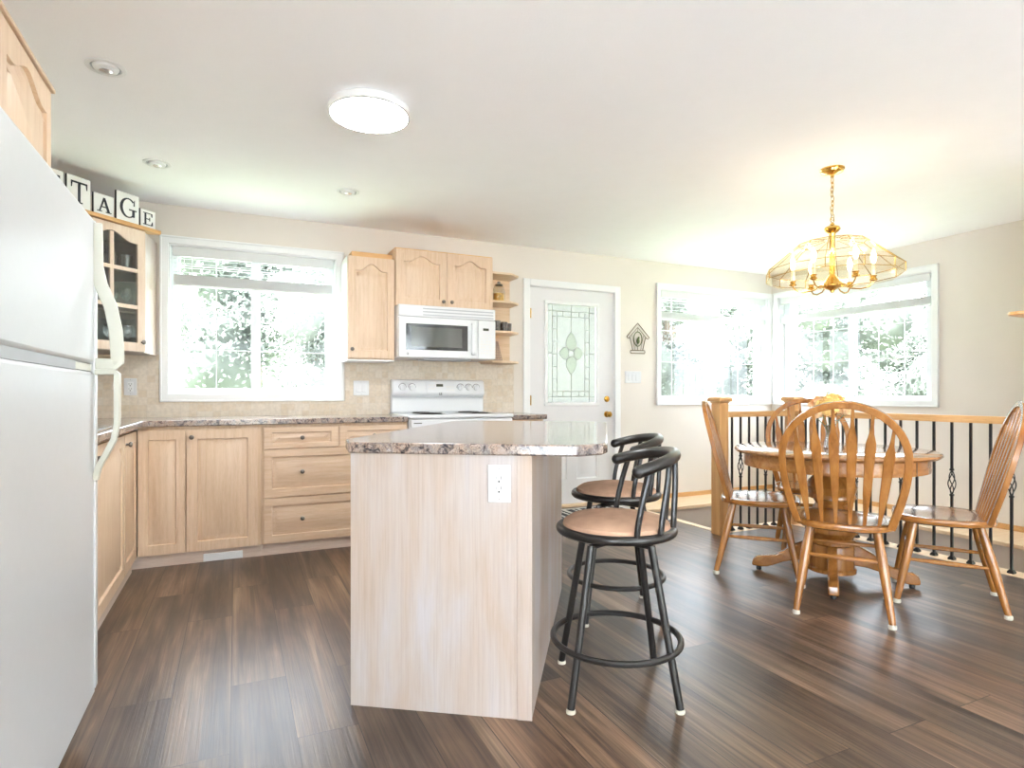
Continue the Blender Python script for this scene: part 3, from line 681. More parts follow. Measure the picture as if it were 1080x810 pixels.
wn.loft([[(x, yd(x), z) for x in xs]+[(x, yd(x)+.0018, z) for x in xs[::-1]] for z in (.06, .262)]); wd = wn.build('door_window', 'black_gloss', dr)
wn = MB(); xs = [.095+i*.415/12 for i in range(13)]
wn.loft([[(x, yd(x)-.001, z) for x in xs]+[(x, yd(x)+.0005, z) for x in xs[::-1]] for z in (.085, .238)]); wn.build('window_screen', 'grey_screen', wd)
hm = MB(); hm.box(.585, .622, -.035, -.022, .03, .29).box(.59, .615, -.035, .0, .03, .05).box(.59, .615, -.035, .0, .27, .29); hm.build('handle', 'appliance', dr, bev=.006)
cp = BX(.653, W_, .0, .03, .004, H_-.094).build('control_panel', 'appliance', e, bev=.003)
BX(.695, .745, -.0015, 0, .232, .252).build('display', 'display', cp)
bt = MB()
for r_ in range(7):
    for c2 in range(4):
        if (r_*3+c2) % 5 != 3: bt.box(.672+c2*.026, .687+c2*.026, -.001, 0, .045+r_*.024, .052+r_*.024)
bt.build('button', 'button', cp)
k_mark(e, .068, -.004, .028, .010)
BX(.22, .62, .08, .25, -.012, 0).build('grease_filter', 'grey_plastic', e, bev=.003)
# end shelf unit
e = thing('corner_shelf', 'four-tier open oak end shelf beside the microwave', 'shelf', (1.955, YW, 0))
BX(0, .30, -.014, -.001, 1.357, 2.12).build('back_panel', 'shelf_oak', e)
BX(0, .012, -.30, -.014, 1.357, 2.12).build('side_panel', 'shelf_oak', e)
SZ = (1.345, 1.602, 1.858, 2.10)
for z in SZ:
    MB().prism([(.012, -.014), (.012, -.285), (.19, -.285), (.30, -.20), (.30, -.014)], z, z+.018).build('shelf_board', 'shelf_oak', e, bev=.002)
def stand(name, label, cat, x, y, z, group=None, rz=0): return thing(name, label, cat, (x, y, z+.0185), rz, group)
j = stand('glass_teapot', 'glass jar with yellow contents on the second highest end shelf', 'jar', 2.075, 4.72, SZ[2])
MB().lathe([(.045, 0), (.052, .01), (.055, .09), (.045, .13), (.030, .145)], 20).build('body', 'jar_glass', j)
MB().lathe([(.040, .004), (.046, .012), (.046, .075), (0, .078)], 16).build('contents', 'jar_yellow', j)
MB().lathe([(.036, .145), (.034, .155), (.012, .165), (.014, .178), (.0, .185)], 16).build('lid', 'pewter', j)
MB().tube([(-.050, 0, .11), (-.085, 0, .11), (-.09, 0, .06), (-.054, 0, .03)], .005, 8).build('handle', 'jar_glass', j)
mugs = [('dark patterned mug left on the middle end shelf', 2.025, 4.66), ('dark patterned mug between two others on the middle end shelf', 2.12, 4.72), ('dark patterned mug right on the middle end shelf', 2.195, 4.80)]
m0 = stand('mug', mugs[0][0], 'mug', mugs[0][1], mugs[0][2], SZ[1], 'dark mugs on the end shelf')
MB().lathe([(.028, 0), (.033, .004), (.036, .085), (.033, .085), (.030, .01), (0, .008)], 20).build('body', 'mug_dark', m0)
MB().tube([(.034, 0, .07), (.055, 0, .068), (.058, 0, .035), (.033, 0, .018)], .005, 8).build('handle', 'mug_dark', m0)
for lb, x, y in mugs[1:]: place(copy_tree(m0), (x, y, SZ[1]+.0185), 1.9, lb)
pyr = MB()
for i in range(7):
    z = .01+i*.022; k = .045*(1-i/9)
    pyr.tube([(-k, -.02*(1-i/9), z), (k, -.02*(1-i/9), z), (k, .02*(1-i/9), z), (-k, .02*(1-i/9), z)], .003, 6, True)
for sx in (-1, -.33, .33, 1):
    for sy in (-1, 1): pyr.tube([(sx*.045, sy*.02, 0), (sx*.010, sy*.004, .17)], .003, 6)
o = pyr.build('wire_pyramid', 'lattice', None, label='small grey lattice pyramid on the lowest end shelf', cat='ornament'); o.location = (2.045, 4.70, SZ[0]+.0185)

# diagonal glass-door corner cabinet
P1 = (-.87, 4.25)
e = thing('corner_wall_cabinet', 'diagonal corner wall cabinet with glass pane door showing glassware', 'cabinet', (P1[0], P1[1], 1.352), pi/4, 'pale oak wall cabinets')
DW = .4525; HC = .80
b_ = MB(); PX = [(-.87, 4.25), (-.55, 4.57), (-.55, YW-.001), (XL+.001, YW-.001), (XL+.001, 4.25)]
b_.prism(PX, 1.352, 1.37).prism(PX, 2.134, 2.152)
for z in (1.60, 1.86): b_.prism(inset(PX, .015), z, z+.012)
b_.box(XL+.001, XL+.013, 4.25, YW, 1.37, 2.134).box(XL, -.55, YW-.013, YW-.001, 1.37, 2.134).box(XL+.013, -.87, 4.25, 4.262, 1.37, 2.134)
b_.build('body', 'cab_inner', e, world=True, smooth=False)
MB().prism([(-.562, 4.572), (-.549, 4.570), (-.508, YW-.001), (-.53, YW-.001)], 1.352, 2.152).build('side_panel', 'pickled', e, world=True)
BX(XL+.001, -.872, 4.244, 4.2495, 1.352, 2.152).build('side_panel', 'oak_plain', e, world=True)
dm = MB(); L0 = opening(DW-.008, HC-.01, .052, .055, .05, .045)
xm = (DW-.008)/2; za, zbm = .055, HC-.055
o_ = [(0, 0), (DW-.008, 0), (DW-.008, HC-.01), (0, HC-.01)]; mt = T3(.004, 0, .005)
dm.m = mt; face_ring(dm, o_, [L0], -.02); face_ring(dm, o_, [L0], 0)
n = len(L0); dm.add([(x, -.02, z) for x, z in L0]+[(x, 0, z) for x, z in L0], [(i, (i+1) % n, (i+1) % n+n, i+n) for i in range(n)])
dm.add([(x, -.02, z) for x, z in o_]+[(x, 0, z) for x, z in o_], [(0, 1, 5, 4), (1, 2, 6, 5), (2, 3, 7, 6), (3, 0, 4, 7)])
dm.box(xm-.012, xm+.012, -.018, -.002, za, HC-.06)
for z in (.285, .52): dm.box(.052, DW-.06, -.018, -.002, z-.012, z+.012)
dr = dm.build('door', 'oak_pink', e)
BX(.05, DW-.055, -.012, -.009, .05, HC-.05).build('pane', 'cab_glass', dr, smooth=False)
knob(dr, DW-.03, .065)
cr = MB(); cr.prism([(-.03, -.035), (DW+.10, -.035), (DW+.11, -.01), (DW+.07, .04), (-.03, .20)], .801, .826)
cr.build('crown_board', 'trim_oak_x', e, bev=.003)
# glassware inside
def goblet():
    return MB().lathe([(.028, 0), (.029, .002), (.006, .006), (.0035, .02), (.0035, .065), (.012, .075), (.030, .095), (.034, .12), (.028, .155), (.0265, .155), (.032, .12), (.028, .097), (.0, .078)], 18)
def tumbler():
    return MB().lathe([(.026, 0), (.027, .002), (.034, .11), (.0325, .11), (.0255, .006), (.0, .005)], 18)
g0 = goblet().build('wine_glass', 'ware', None); t0 = tumbler().build('drinking_glass', 'ware', None)
spots = []
for si, (zz, nm) in enumerate(((1.3705, 'bottom'), (1.6125, 'middle'), (1.8725, 'top'))):
    for k, (lx, lyy) in enumerate(((.07, .09), (.14, .06), (.17, .13), (.27, .07), (.33, .12), (.38, .06))):
        spots.append((si, zz, nm, k, lx, lyy))
pos = ('outermost left', 'second from left', 'third from left, set back', 'third from right', 'second from right, set back', 'outermost right')
used = set()
for si, zz, nm, k, lx, lyy in spots:
    wine = (si != 2) or k in (0, 3)
    src = g0 if wine else t0
    o = src if src not in used else src.copy()
    if src in used: COL.objects.link(o)
    used.add(src)
    o.location = (P1[0]+(lx-lyy)*.7071, P1[1]+(lx+lyy)*.7071, zz)
    tag(o, ('stemmed wine glass' if wine else 'straight drinking glass')+' on the %s shelf of the glass-door cabinet, %s' % (nm, pos[k]), 'glass', 'glassware in the corner cabinet')

# letter blocks on the crown board
def strokes(ch):
    """boxes and arcs in a 1x1 cell, slab serif"""
    m = MB(); d0, d1 = -.003, 0
    A = Matrix(((1, 0, 0, 0), (0, 0, 1, 0), (0, 1, 0, 0), (0, 0, 0, 1)))
    def r(x0, x1, z0, z1): m.prism([(x0, z0), (x1, z0), (x1, z1), (x0, z1)], d0, d1, A)
    def p(pl): m.prism(pl, d0, d1, A)
    if ch == 'T':
        r(.43, .57, 0, 1); r(.30, .70, 0, .06); r(0.02, .98, .92, 1); p([(.02, .92), (.10, .92), (.06, .70), (.02, .70)]); p([(.98, .92), (.90, .92), (.94, .70), (.98, .70)])
    if ch == 'A':
        p([(.44, 1), (.56, 1), (.22, .03), (.14, .03)]); p([(.42, 1), (.56, 1), (.90, .03), (.74, .03)]); r(.26, .74, .32, .39); r(.02, .34, 0, .06); r(.62, 1.0, 0, .06)
    if ch == 'E':
        r(.16, .30, 0, 1); r(.02, .16, 0, .06); r(.02, .16, .94, 1); r(.30, .88, .94, 1); r(.30, .92, 0, .06); r(.30, .62, .47, .53)
        p([(.88, .94), (.88, .72), (.83, .72), (.76, .94)]); p([(.92, .06), (.92, .32), (.86, .32), (.78, .06)]); r(.60, .66, .36, .64)
    if ch == 'G':
        o = []; i_ = []
        for k in range(25):
            a = R(45)+R(270)*k/24; o.append((.5+.5*cos(a), .5+.5*sin(a))); i_.append((.52+.36*cos(a), .5+.44*sin(a)))
        for k in range(24): p([o[k], o[k+1], i_[k+1], i_[k]])
        r(.76, .90, .08, .42); r(.56, 1.02, .40, .46); p([(.85, .84), (.90, .98), (.90, .66), (.84, .66)])
    return m
def letter(ch, px, w_, h_, label, lx):
    e = thing('letter_block', label, 'letter', (P1[0]+lx*.7071+.012*.7071, P1[1]+lx*.7071-.012*.7071, 1.352+.8265), pi/4, 'black and white letter blocks on the corner cabinet')
    BX(-w_/2, w_/2, 0, .018, 0, h_).build('card', 'letter_card', e, bev=.0015)
    BX(-w_/2-.001, w_/2+.001, .003, .016, -.0, h_+.001).build('edge', 'letter_ink', e)
    s_ = strokes(ch); s2 = MB(Matrix.Translation((-w_*.36, -.0003, h_*.16)) @ Matrix.Diagonal((w_*.72, 1, h_*.68, 1))); s2.add(s_.v, s_.f)
    s2.build('letter_face', 'letter_ink', e, smooth=False)
letter('E', 153, .105, .118, 'small white block with black letter E at the right end of the row', .475)
letter('G', 135, .150, .185, 'tallest white block with black letter G in the row on the corner cabinet', .335)
letter('A', 116, .125, .128, 'small white block with black letter A between T and G', .180)
letter('T', 98, .135, .185, 'white block with black letter T just left of the A', .030)
letter('T', 75, .135, .185, 'white block with black letter T half hidden at the fridge corner', -.125)

# ------------------------------------------------------------------ fridge and the cabinet above it (front faces +X)
e = thing('refrigerator', 'white top-freezer refrigerator with cream handles at the left edge', 'refrigerator', (-.42, 1.47, 0), pi/2)
FW = .885; ZG = 1.165
# local x -> +Y, local -y -> +X
BX(.005, FW-.005, .075, .70, .09, 1.635).build('body', 'fridge_white', e, bev=.004)
BX(.02, FW-.02, .06, .66, 0, .088).build('kick_grille', 'dark_gap', e)
BX(.005, FW-.005, .0755, .60, 1.636, 1.66).build('top_cover', 'fridge_white', e, bev=.004)
ld_ = BX(0, FW, 0, .07, .092, ZG-.012).build('fridge_door', 'fridge_white', e, bev=.012)
ud = BX(0, FW, 0, .07, ZG+.012, 1.655).build('freezer_door', 'fridge_white', e, bev=.012)
BX(.0, FW*.72, .004, .05, ZG-.013, ZG+.013).build('door_gap_trim', 'grey_plastic', e)
BX(FW*.72, FW-.02, .006, .05, ZG-.011, ZG+.011).build('hinge_plate', 'cream_plastic', e)
BX(FW-.026, FW+.012, -.005, .05, .115, 1.648).build('edge_trim', 'appliance', e, bev=.006)
sec = [(-.5, -1), (.5, -1), (.62, -.6), (.62, .6), (.5, 1), (-.5, 1), (-.62, .6), (-.62, -.6)]
sec = [(a*.62, b2) for a, b2 in sec]
hx = FW-.018
up_ = MB().tube([(hx, -.004, 1.64), (hx, -.006, 1.50), (hx, -.018, 1.44), (hx, -.045, 1.37), (hx, -.060, 1.29), (hx, -.064, 1.22), (hx, -.064, 1.185), (hx, -.058, 1.178), (hx, -.004, 1.178)], .019, sec=[(a, b2) for a, b2 in [(-.4, -1), (.4, -1), (.55, 0), (.4, 1), (-.4, 1), (-.55, 0)]])
up_.build('handle', 'cream_plastic', ud, bev=.002)
dn = MB().tube([(hx, -.004, 1.152), (hx, -.058, 1.152), (hx, -.064, 1.146), (hx, -.064, 1.09), (hx, -.064, .985), (hx, -.055, .93), (hx, -.030, .875), (hx, -.012, .84), (hx, -.004, .80)], .019, sec=[(a, b2) for a, b2 in [(-.4, -1), (.4, -1), (.55, 0), (.4, 1), (-.4, 1), (-.55, 0)]])
dn.build('handle', 'cream_plastic', ld_, bev=.002)
e = thing('wall_cabinet', 'oak wall cabinet with arched doors above the refrigerator', 'cabinet', (-.60, 1.55, 1.74), pi/2, 'pale oak wall cabinets')
BX(0, .99, 0, .545, 0, .385).build('body', 'oak_plain', e, smooth=False)
for x in (.003, .497):
    dd = panel_door(.49, .378, st=.05, rail=.05, arch=.05, topr=.04, m=T3(x, 0, .004)).build('door', 'oak_v', e); knob(dd, x+(.46 if x < .1 else .03), .04)
BX(-.01, 1.0, -.03, .545, .386, .40).build('crown_board', 'oak_h', e, bev=.003)

# birdhouse wall ornament
e = thing('birdhouse_ornament', 'wire birdhouse silhouette with small bird hanging beside the entry door', 'ornament', (3.682, YW-.004, 1.49))
r_ = .0035; m = MB()
def w2(pts, r=.0035, cl=False): m.tube([(x, -.006, z) for x, z in pts], r, 6, cl)
w2([(-.135, .165), (0, .305), (.145, .165)], .004); w2([(-.110, .15), (0, .262), (.115, .15)], .003); w2([(-.135, .165), (-.12, .148), (-.11, .15)], .003); w2([(.145, .165), (.13, .148), (.115, .15)], .003)
w2([(-.095, .16), (-.06, .03)]); w2([(-.07, .18), (-.035, .03)], .002); w2([(.095, .16), (.06, .03)]); w2([(.07, .18), (.035, .03)], .002)
w2([(-.085, .03), (.085, .03), (.09, .015), (.085, 0), (-.085, 0), (-.09, .015)], .004, True); w2([(0, .03), (0, .07)], .0025)
m.build('frame', 'bronze', e)
m = MB(); m.tube([(.05*cos(t_), -.008, .145+.072*sin(t_)) for t_ in [2*pi*i/24 for i in range(24)]], .005, 6, True); m.build('wreath', 'leaf_green', e)
MB().sphere((.0, -.012, .125), .02, 12, 1, .6, 1.5).sphere((.008, -.012, .158), .011, 10).tube([(-.004, -.012, .10), (-.018, -.012, .082)], [.006, .002], 6).build('bird', 'leaf_green', e)
m = MB(); m.tube([(0, -.006, .262), (.004, -.006, .238), (-.004, -.006, .225), (0, -.006, .217)], .002, 6); m.build('hanger', 'bronze', e)
# ------------------------------------------------------------------ bar stools (local +y = front, seat faces +y)
def make_stool(label, group):
    e = thing('bar_stool', label, 'bar stool', group=group)
    for k in range(4):
        a = R(45+90*k); rt, rb = .150, .262
        l = MB().tube([(rt*cos(a), rt*sin(a), .545), (rb*cos(a), rb*sin(a), .012)], [.0135, .0135], 12).build('leg', 'stool_metal', e)
        MB().lathe([(.016, 0), (.017, .004), (.016, .010), (.0138, .012)], 14, (rb*cos(a), rb*sin(a), 0)).build('foot_cap', 'felt', l)
        # gusset under the swivel plate
    r = .232
    MB().tube([(r*cos(t_), r*sin(t_), .185) for t_ in [2*pi*i/40 for i in range(40)]], .0115, 10, True).build('foot_ring', 'stool_metal', e)
    m = MB()
    for a in (R(45), R(135)): m.tube([(.152*cos(a), .152*sin(a), .541), (-.152*cos(a), -.152*sin(a), .541)], .011, 8)
    m.lathe([(.09, .542), (.09, .562)], 20).build('swivel_plate', 'stool_metal', e)
    r = .205
    MB().tube([(r*cos(t_), r*sin(t_), .585) for t_ in [2*pi*i/48 for i in range(48)]], .0165, 12, True).lathe([(.20, .570), (.20, .580)], 40).build('seat_ring', 'stool_metal', e)
    MB().lathe([(.10, .583), (.186, .585), (.197, .598), (.192, .612), (.170, .626), (.12, .636), (.06, .640), (0, .641)], 48).build('seat_cushion', 'suede', e)
    # C-shaped arm tube, opening to the front
    n = 30; arc = []
    for i in range(n+1):
        a = R(-90)+R(-80)+R(160)*i/n; q = abs(i/n*2-1)
        arc.append((.205*cos(a), .205*sin(a)-.005, .862-.045*q**2))
    d0 = (Vector(arc[0])-Vector(arc[1])).normalized()
    ar = MB().tube(arc, .0215, 14).build('arm_tube', 'stool_metal', e)
    for p_ in (arc[0], arc[-1]): MB().sphere(p_, .0225, 14).build('end_cap', 'black_metal', ar)
    # bent back bars in crossing pairs
    for i, (a0, a1) in enumerate(((-80, -68), (-52, -40), (-16, -10), (16, 10), (52, 40), (80, 68))):
        t0_, t1_ = R(-90+a0), R(-90+a1); z1 = .862-.045*(a1/80)**2
        am = (a0*.35+a1*.65); tm = R(-90+am)
        pts = [(.204*cos(t0_), .204*sin(t0_), .588), (.206*cos(t0_), .206*sin(t0_), .665), (.216*cos(tm), .216*sin(tm), .755), (.205*cos(t1_), .205*sin(t1_)-.005, z1-.012)]
        # smooth by sub-sampling
        P = [Vector(p_) for p_ in pts]; out = []
        for k in range(13):
            u = k/12
            out.append(tuple(P[0]*(1-u)**3+P[1]*3*u*(1-u)**2+P[2]*3*u*u*(1-u)+P[3]*u**3))
        MB().tube(out, .0105, 10).build('back_bar', 'stool_metal', e)
    return e
g_ = 'bar stools at the island'
s1 = make_stool('black metal bar stool with tan seat nearest the camera beside the island', g_)
place(s1, (1.275, 1.824, 0), IA+R(90)+R(9))
s2 = copy_tree(s1); place(s2, (1.715, 2.455, 0), IA+R(90)+R(12), 'black metal bar stool with tan seat behind the nearer stool, towards the door')

# ------------------------------------------------------------------ pedestal table
TC = (3.17, 2.36)
e = thing('dining_table', 'round honey oak pedestal table with flowers in front of the stair railing', 'table', (*TC, 0))
RT = .535
top = MB(); top.lathe([(RT-.035, .728), (RT-.012, .733), (RT, .745), (RT-.003, .754), (RT-.014, .760), (.25, .7605), (0, .7605)], 72); top.build('tabletop', 'honey_tile', e)
ap = MB(); ra = RT-.055
ap.lathe([(ra-.02, .655), (ra, .655), (ra, .66), (ra+.002, .668), (ra, .676), (ra, .727), (ra-.02, .727)], 72); ap.build('apron', 'honey_apron', e)
BX(-.0015, .0015, -ra-.0025, -ra+.001, .656, .727).build('apron_seam', 'dark_gap', e)
pd = MB().lathe([(.20, .70), (.20, .654), (.115, .64), (.10, .60), (.125, .57), (.135, .54), (.125, .50), (.13, .49), (.13, .475), (.10, .465), (.085, .44), (.105, .40), (.135, .36), (.145, .32), (.14, .28), (.115, .25), (.11, .24), (.13, .23), (.13, .215), (.115, .205), (.12, .195), (.12, .075), (.13, .068), (.13, .05), (.10, .045)][::-1], 40)
pd.build('pedestal', 'honey_z', e)
for k, a in enumerate((128, 218, 308, 38)):
    ft = MB(T3(0, 0, 0, R(a))); up = [(.09, .215), (.14, .205), (.20, .175), (.26, .130), (.31, .100), (.36, .092), (.40, .085), (.425, .068), (.432, .045)]
    lo = [(.432, .024), (.38, .022), (.35, .026), (.31, .042), (.25, .070), (.18, .088), (.12, .092), (.09, .092)]
    A = Matrix(((1, 0, 0, 0), (0, 0, 1, 0), (0, 1, 0, 0), (0, 0, 0, 1)))
    ft.prism(up+lo, -.026, .026, A); fo = ft.build('foot', 'honey_x', e, bev=.008)
    MB(T3(0, 0, 0, R(a))).lathe([(.014, 0), (.016, .008), (.012, .022)], 14, (.395, 0, 0)).build('glide', 'iron', fo)

# ------------------------------------------------------------------ arrow-back chairs (local +y = front)
def make_chair(label, group):
    e = thing('dining_chair', label, 'chair', group=group)
    # seat: broad shield outline, lightly saddled
    out = []
    for i in range(48):
        a = 2*pi*i/48; c_, s_ = cos(a), sin(a)
        x = .236*abs(c_)**.62*(1 if c_ > 0 else -1); y = .225*abs(s_)**.72*(1 if s_ > 0 else -1)+.02
        x *= 1.0 if y > 0 else 1-.12*(-y/.2)
        out.append((x, y))
    def ring(k, z): return [(x*k, (y-.02)*k+.02, z) for x, y in out]
    MB().loft([ring(.90, .415), ring(.985, .424), ring(1, .437), ring(.985, .448), ring(.93, .4525), ring(.7, .446), ring(.35, .442), ring(.02, .442)]).build('seat', 'honey_y', e)
    L = []
    for sx in (-1, 1):
        for sy in (-1, 1):
            a = Vector((sx*.145, sy*.135+.01, .425)); b_ = Vector((sx*.200, (.224 if sy > 0 else -.224), .018))
            n = 9; pts = [tuple(a.lerp(b_, i/n)) for i in range(n+1)]; rad = [.0155, .018, .0205, .022, .0215, .0205, .019, .0175, .0165, .0145]
            lg = MB().tube(pts, rad, 14).build('leg', 'honey_z', e); L.append((a, b_))
            MB().lathe([(.0165, 0), (.018, .004), (.0175, .016), (.0145, .019)], 12, (b_.x, b_.y, 0)).build('felt_pad', 'felt', lg)
    def at(k, z): a, b_ = L[k]; t_ = (a.z-z)/(a.z-b_.z); return a.lerp(b_, t_)
    def stretch(p, q): 
        n = 8; MB().tube([tuple(p.lerp(q, i/n)) for i in range(n+1)], [.008, .009, .0105, .012, .013, .012, .0105, .009, .008], 10).build('stretcher', 'honey_x', e)
    stretch(at(0, .225), at(1, .225)); stretch(at(2, .225), at(3, .225)); stretch(at(0, .285), at(2, .285)); stretch(at(1, .285), at(3, .285))
    # bent bow
    zb, zc = .445, .775; rx, rz = .262, .255; lean = .25; yb = -.155
    def Y(z): return yb-lean*(z-zb)-.02*max(0, z-.8)
    pts = []
    n = 10
    for i in range(n+1):
        t_ = i/n; z = zb+(zc-zb)*t_; x = -(.198+(rx-.198)*sin(pi/2*t_)); pts.append((x, Y(z), z))
    for i in range(1, 25):
        a = pi-pi*i/24; z = zc+rz*sin(a)
        if i < 24: pts.append((rx*cos(a), Y(z), z))
    pts += [(-x, y, z) for x, y, z in pts[:n+1][::-1]]
    pts = [p for k, p in enumerate(pts) if k == 0 or (Vector(p)-Vector(pts[k-1])).length > 1e-4]
    sec = [(-1, -.62), (-.8, -.8), (.8, -.8), (1, -.62), (1, .62), (.8, .8), (-.8, .8), (-1, .62)]
    m = MB()
    # sweep with a frame fixed to the bow plane
    nrm = Vector((0, -1, -lean)).normalized(); nrm = Vector((0, 1, lean)).normalized()
    loops = []
    P = [Vector(p) for p in pts]
    for i in range(len(P)):
        t_ = (P[min(i+1, len(P)-1)]-P[max(i-1, 0)]).normalized(); v = nrm.cross(t_).normalized()
        loops.append([tuple(P[i]+v*a*.0165+nrm*b_*.0155) for a, b_ in sec])
    m.loft(loops); m.build('back_bow', 'honey_z', e)
    for xb, xt in ((-.150, -.205), (-.090, -.122), (-.030, -.041), (.030, .041), (.090, .122), (.150, .205)):
        zt = zc+rz*sqrt(1-(xt/rx)**2)-.006; p0 = Vector((xb, Y(.445)+.012, .444)); p1 = Vector((xt, Y(zt)+.0, zt))
        wid = [(0, .0075), (.10, .009), (.30, .0175), (.55, .0215), (.68, .0225), (.74, .021), (.82, .011), (.88, .008), (1, .0065)]
        side = Vector((1, 0, 0)); loops = []
        for t_, w_ in wid:
            c_ = p0.lerp(p1, t_); th = .0065 if w_ > .01 else .0068
            loops.append([tuple(c_+side*w_*a+nrm*th*b_) for a, b_ in ((-1, -.5), (-.8, -1), (.8, -1), (1, -.5), (1, .5), (.8, 1), (-.8, 1), (-1, .5))])
        MB().loft(loops).build('spindle', 'honey_z', e)
    return e
def face(dx, dy): return math.atan2(dy, dx)-pi/2
g_ = 'arrow-back oak dining chairs around the table'
ch = make_chair('oak arrow-back chair in front of the table with its back to the camera', g_)
place(ch, (2.80, 2.02, 0), face(.815, .58))
place(copy_tree(ch), (3.40, 1.865, 0), face(-.55, .835), 'oak arrow-back chair right of the table, nearest the right edge')
place(copy_tree(ch), (2.92, 2.685, 0), face(.68, -.73), 'oak arrow-back chair left of the table, seen edge-on beside the newel post')
place(copy_tree(ch), (3.60, 2.83, 0), face(-.70, -.71), 'oak arrow-back chair behind the table and the yellow flowers')

# ------------------------------------------------------------------ vase with flowers
e = thing('flower_vase', 'clear glass vase on the dining table holding yellow flowers', 'vase', (TC[0]+.01, TC[1]+.02, .761))
MB().lathe([(.030, 0), (.034, .004), (.030, .03), (.020, .08), (.022, .11), (.036, .135), (.0345, .135), (.0205, .11), (.0185, .08), (.028, .03), (.030, .008), (0, .007)], 24).build('body', 'ware', e)
fl = thing('yellow_flowers', 'bunch of yellow artificial peonies standing in the glass vase', 'flowers', (TC[0]+.01, TC[1]+.02, .765))
def bloom(c, r, mat):
    m = MB()
    for k in range(38):
        th = random.uniform(0, 2*pi); ph = math.acos(random.uniform(-.5, 1)); rr = r*random.uniform(.55, 1)
        d_ = Vector((sin(ph)*cos(th), sin(ph)*sin(th), cos(ph))); u = d_.orthogonal().normalized(); v = d_.cross(u); s_ = r*random.uniform(.30, .45)
        p = Vector(c)+d_*rr*.7; q = [p-u*s_*.7, p-v*s_+d_*s_*.4, p+u*s_*.8, p+v*s_+d_*s_*.5]
        c0 = p-d_*s_*.2
        m.add([tuple(c0)]+[tuple(x) for x in (q[0], q[0].lerp(q[1], .5)+d_*s_*.25, q[1], q[1].lerp(q[2], .5), q[2], q[2].lerp(q[3], .5), q[3], q[3].lerp(q[0], .5))], [(0, i, i % 8+1) for i in range(1, 9)])
    m.sphere(c, r*.62, 12); return m.build('bloom', mat, fl)
for c, r, mt_ in (((-.055, -.03, .235), .078, 'petal'), ((.03, .0, .262), .075, 'petal'), ((-.02, .05, .25), .07, 'petal_pale'), ((.115, -.02, .225), .062, 'petal_pale'), ((-.11, .01, .205), .055, 'petal_pale')):
    bloom(c, r, mt_); MB().tube([(0, 0, .02), (c[0]*.25, c[1]*.25, .12), (c[0]*.9, c[1]*.9, c[2]-.03)], .0022, 6).build('stem', 'stem_green', fl)
m = MB()
for k in range(12):
    a = random.uniform(0, 2*pi); p = Vector((.06*cos(a), .06*sin(a), .17+random.uniform(-.02, .03))); d_ = Vector((cos(a), sin(a), .1)); u = Vector((-sin(a), cos(a), 0))
    m.add([tuple(p), tuple(p+d_*.03+u*.014), tuple(p+d_*.07), tuple(p+d_*.03-u*.014)], [(0, 1, 2, 3)])
m.build('leaf', 'leaf_green', fl)

# ------------------------------------------------------------------ stair railing
e = thing('stair_railing', 'oak handrail with newel posts and black iron balusters around the stair opening', 'railing', (3.385, 3.495, 0))
def newel(x, y, zt):
    m = MB(T3(x, y)); m.box(-.045, .045, -.045, .045, -.0 if True else 0, zt-.045); n_ = m.build('newel_post', 'trim_oak', e, world=True, bev=.003)
    c = MB(T3(x, y)); c.box(-.052, .052, -.052, .052, zt-.045, zt-.035); c.loft([[(a*.066, b*.066, z_) for a, b in ((-1, -1), (1, -1), (1, 1), (-1, 1))] for z_ in (zt-.034, zt-.012)]+[[(a*.058, b*.058, zt) for a, b in ((-1, -1), (1, -1), (1, 1), (-1, 1))]])
    c.build('post_cap', 'trim_oak_x', n_, world=False, bev=.003) if False else cap_child(c, n_)
def cap_child(c, n_):
    c.v = [tuple(Vector(v)-Vector((3.385, 3.495, 0))) for v in c.v]; return c.build('post_cap', 'trim_oak_x', n_, bev=.003)
newel(3.385, 3.465, 1.055); newel(4.218, 3.495, 1.055)
rsec = lambda w_, h_: [(-w_, -h_), (w_, -h_), (w_, h_*.5), (w_*.8, h_), (-w_*.8, h_), (-w_, h_*.5)]
m = MB(); m.loft([[(x, 3.50+a, .92+b_) for a, b_ in rsec(.03, .022)] for x in (3.43, 4.173)]); m.build('handrail', 'trim_oak_x', e, world=True)
m = MB(); m.loft([[(4.218+a, y, .92+b_) for a, b_ in rsec(.03, .022)] for y in (3.45, 1.851)]); m.build('handrail', 'trim_oak_y', e, world=True)
def baluster(x, y, kind, zb):
    m = MB(T3(x, y)); q = .0065
    m.box(-q, q, -q, q, .004, zb-.01 if kind else .90)
    m.loft([[(a*s_, b*s_, z_) for a, b in ((-1, -1), (1, -1), (1, 1), (-1, 1))] for s_, z_ in ((.017, .0045), (.017, .014), (.011, .024), (.009, .027))])
    if kind:
        H_ = .15; m.box(-q, q, -q, q, zb+H_+.01, .90)
        for z_ in (zb-.012, zb+H_+.002): m.box(-.0095, .0095, -.0095, .0095, z_, z_+.012)
        for k in range(4):
            pts = []
            for i in range(13):
                t_ = i/12; a = pi/2*k+pi/4+pi*t_; r = .004+.017*sin(pi*t_); pts.append((r*cos(a), r*sin(a), zb+H_*t_))
            m.tube(pts, .0034, 6)
    m.build('baluster', 'iron', e, world=True)
for i in range(7):
    x = 3.545+.0915*i; kd = i in (1, 4)
    if x < 4.15: baluster(x, 3.50, kd, .43)
k = 0
while 1.955+.109*k < 3.43:
    baluster(4.218, 1.955+.109*k, k % 3 == 0, .43 if k % 6 else .47); k += 1
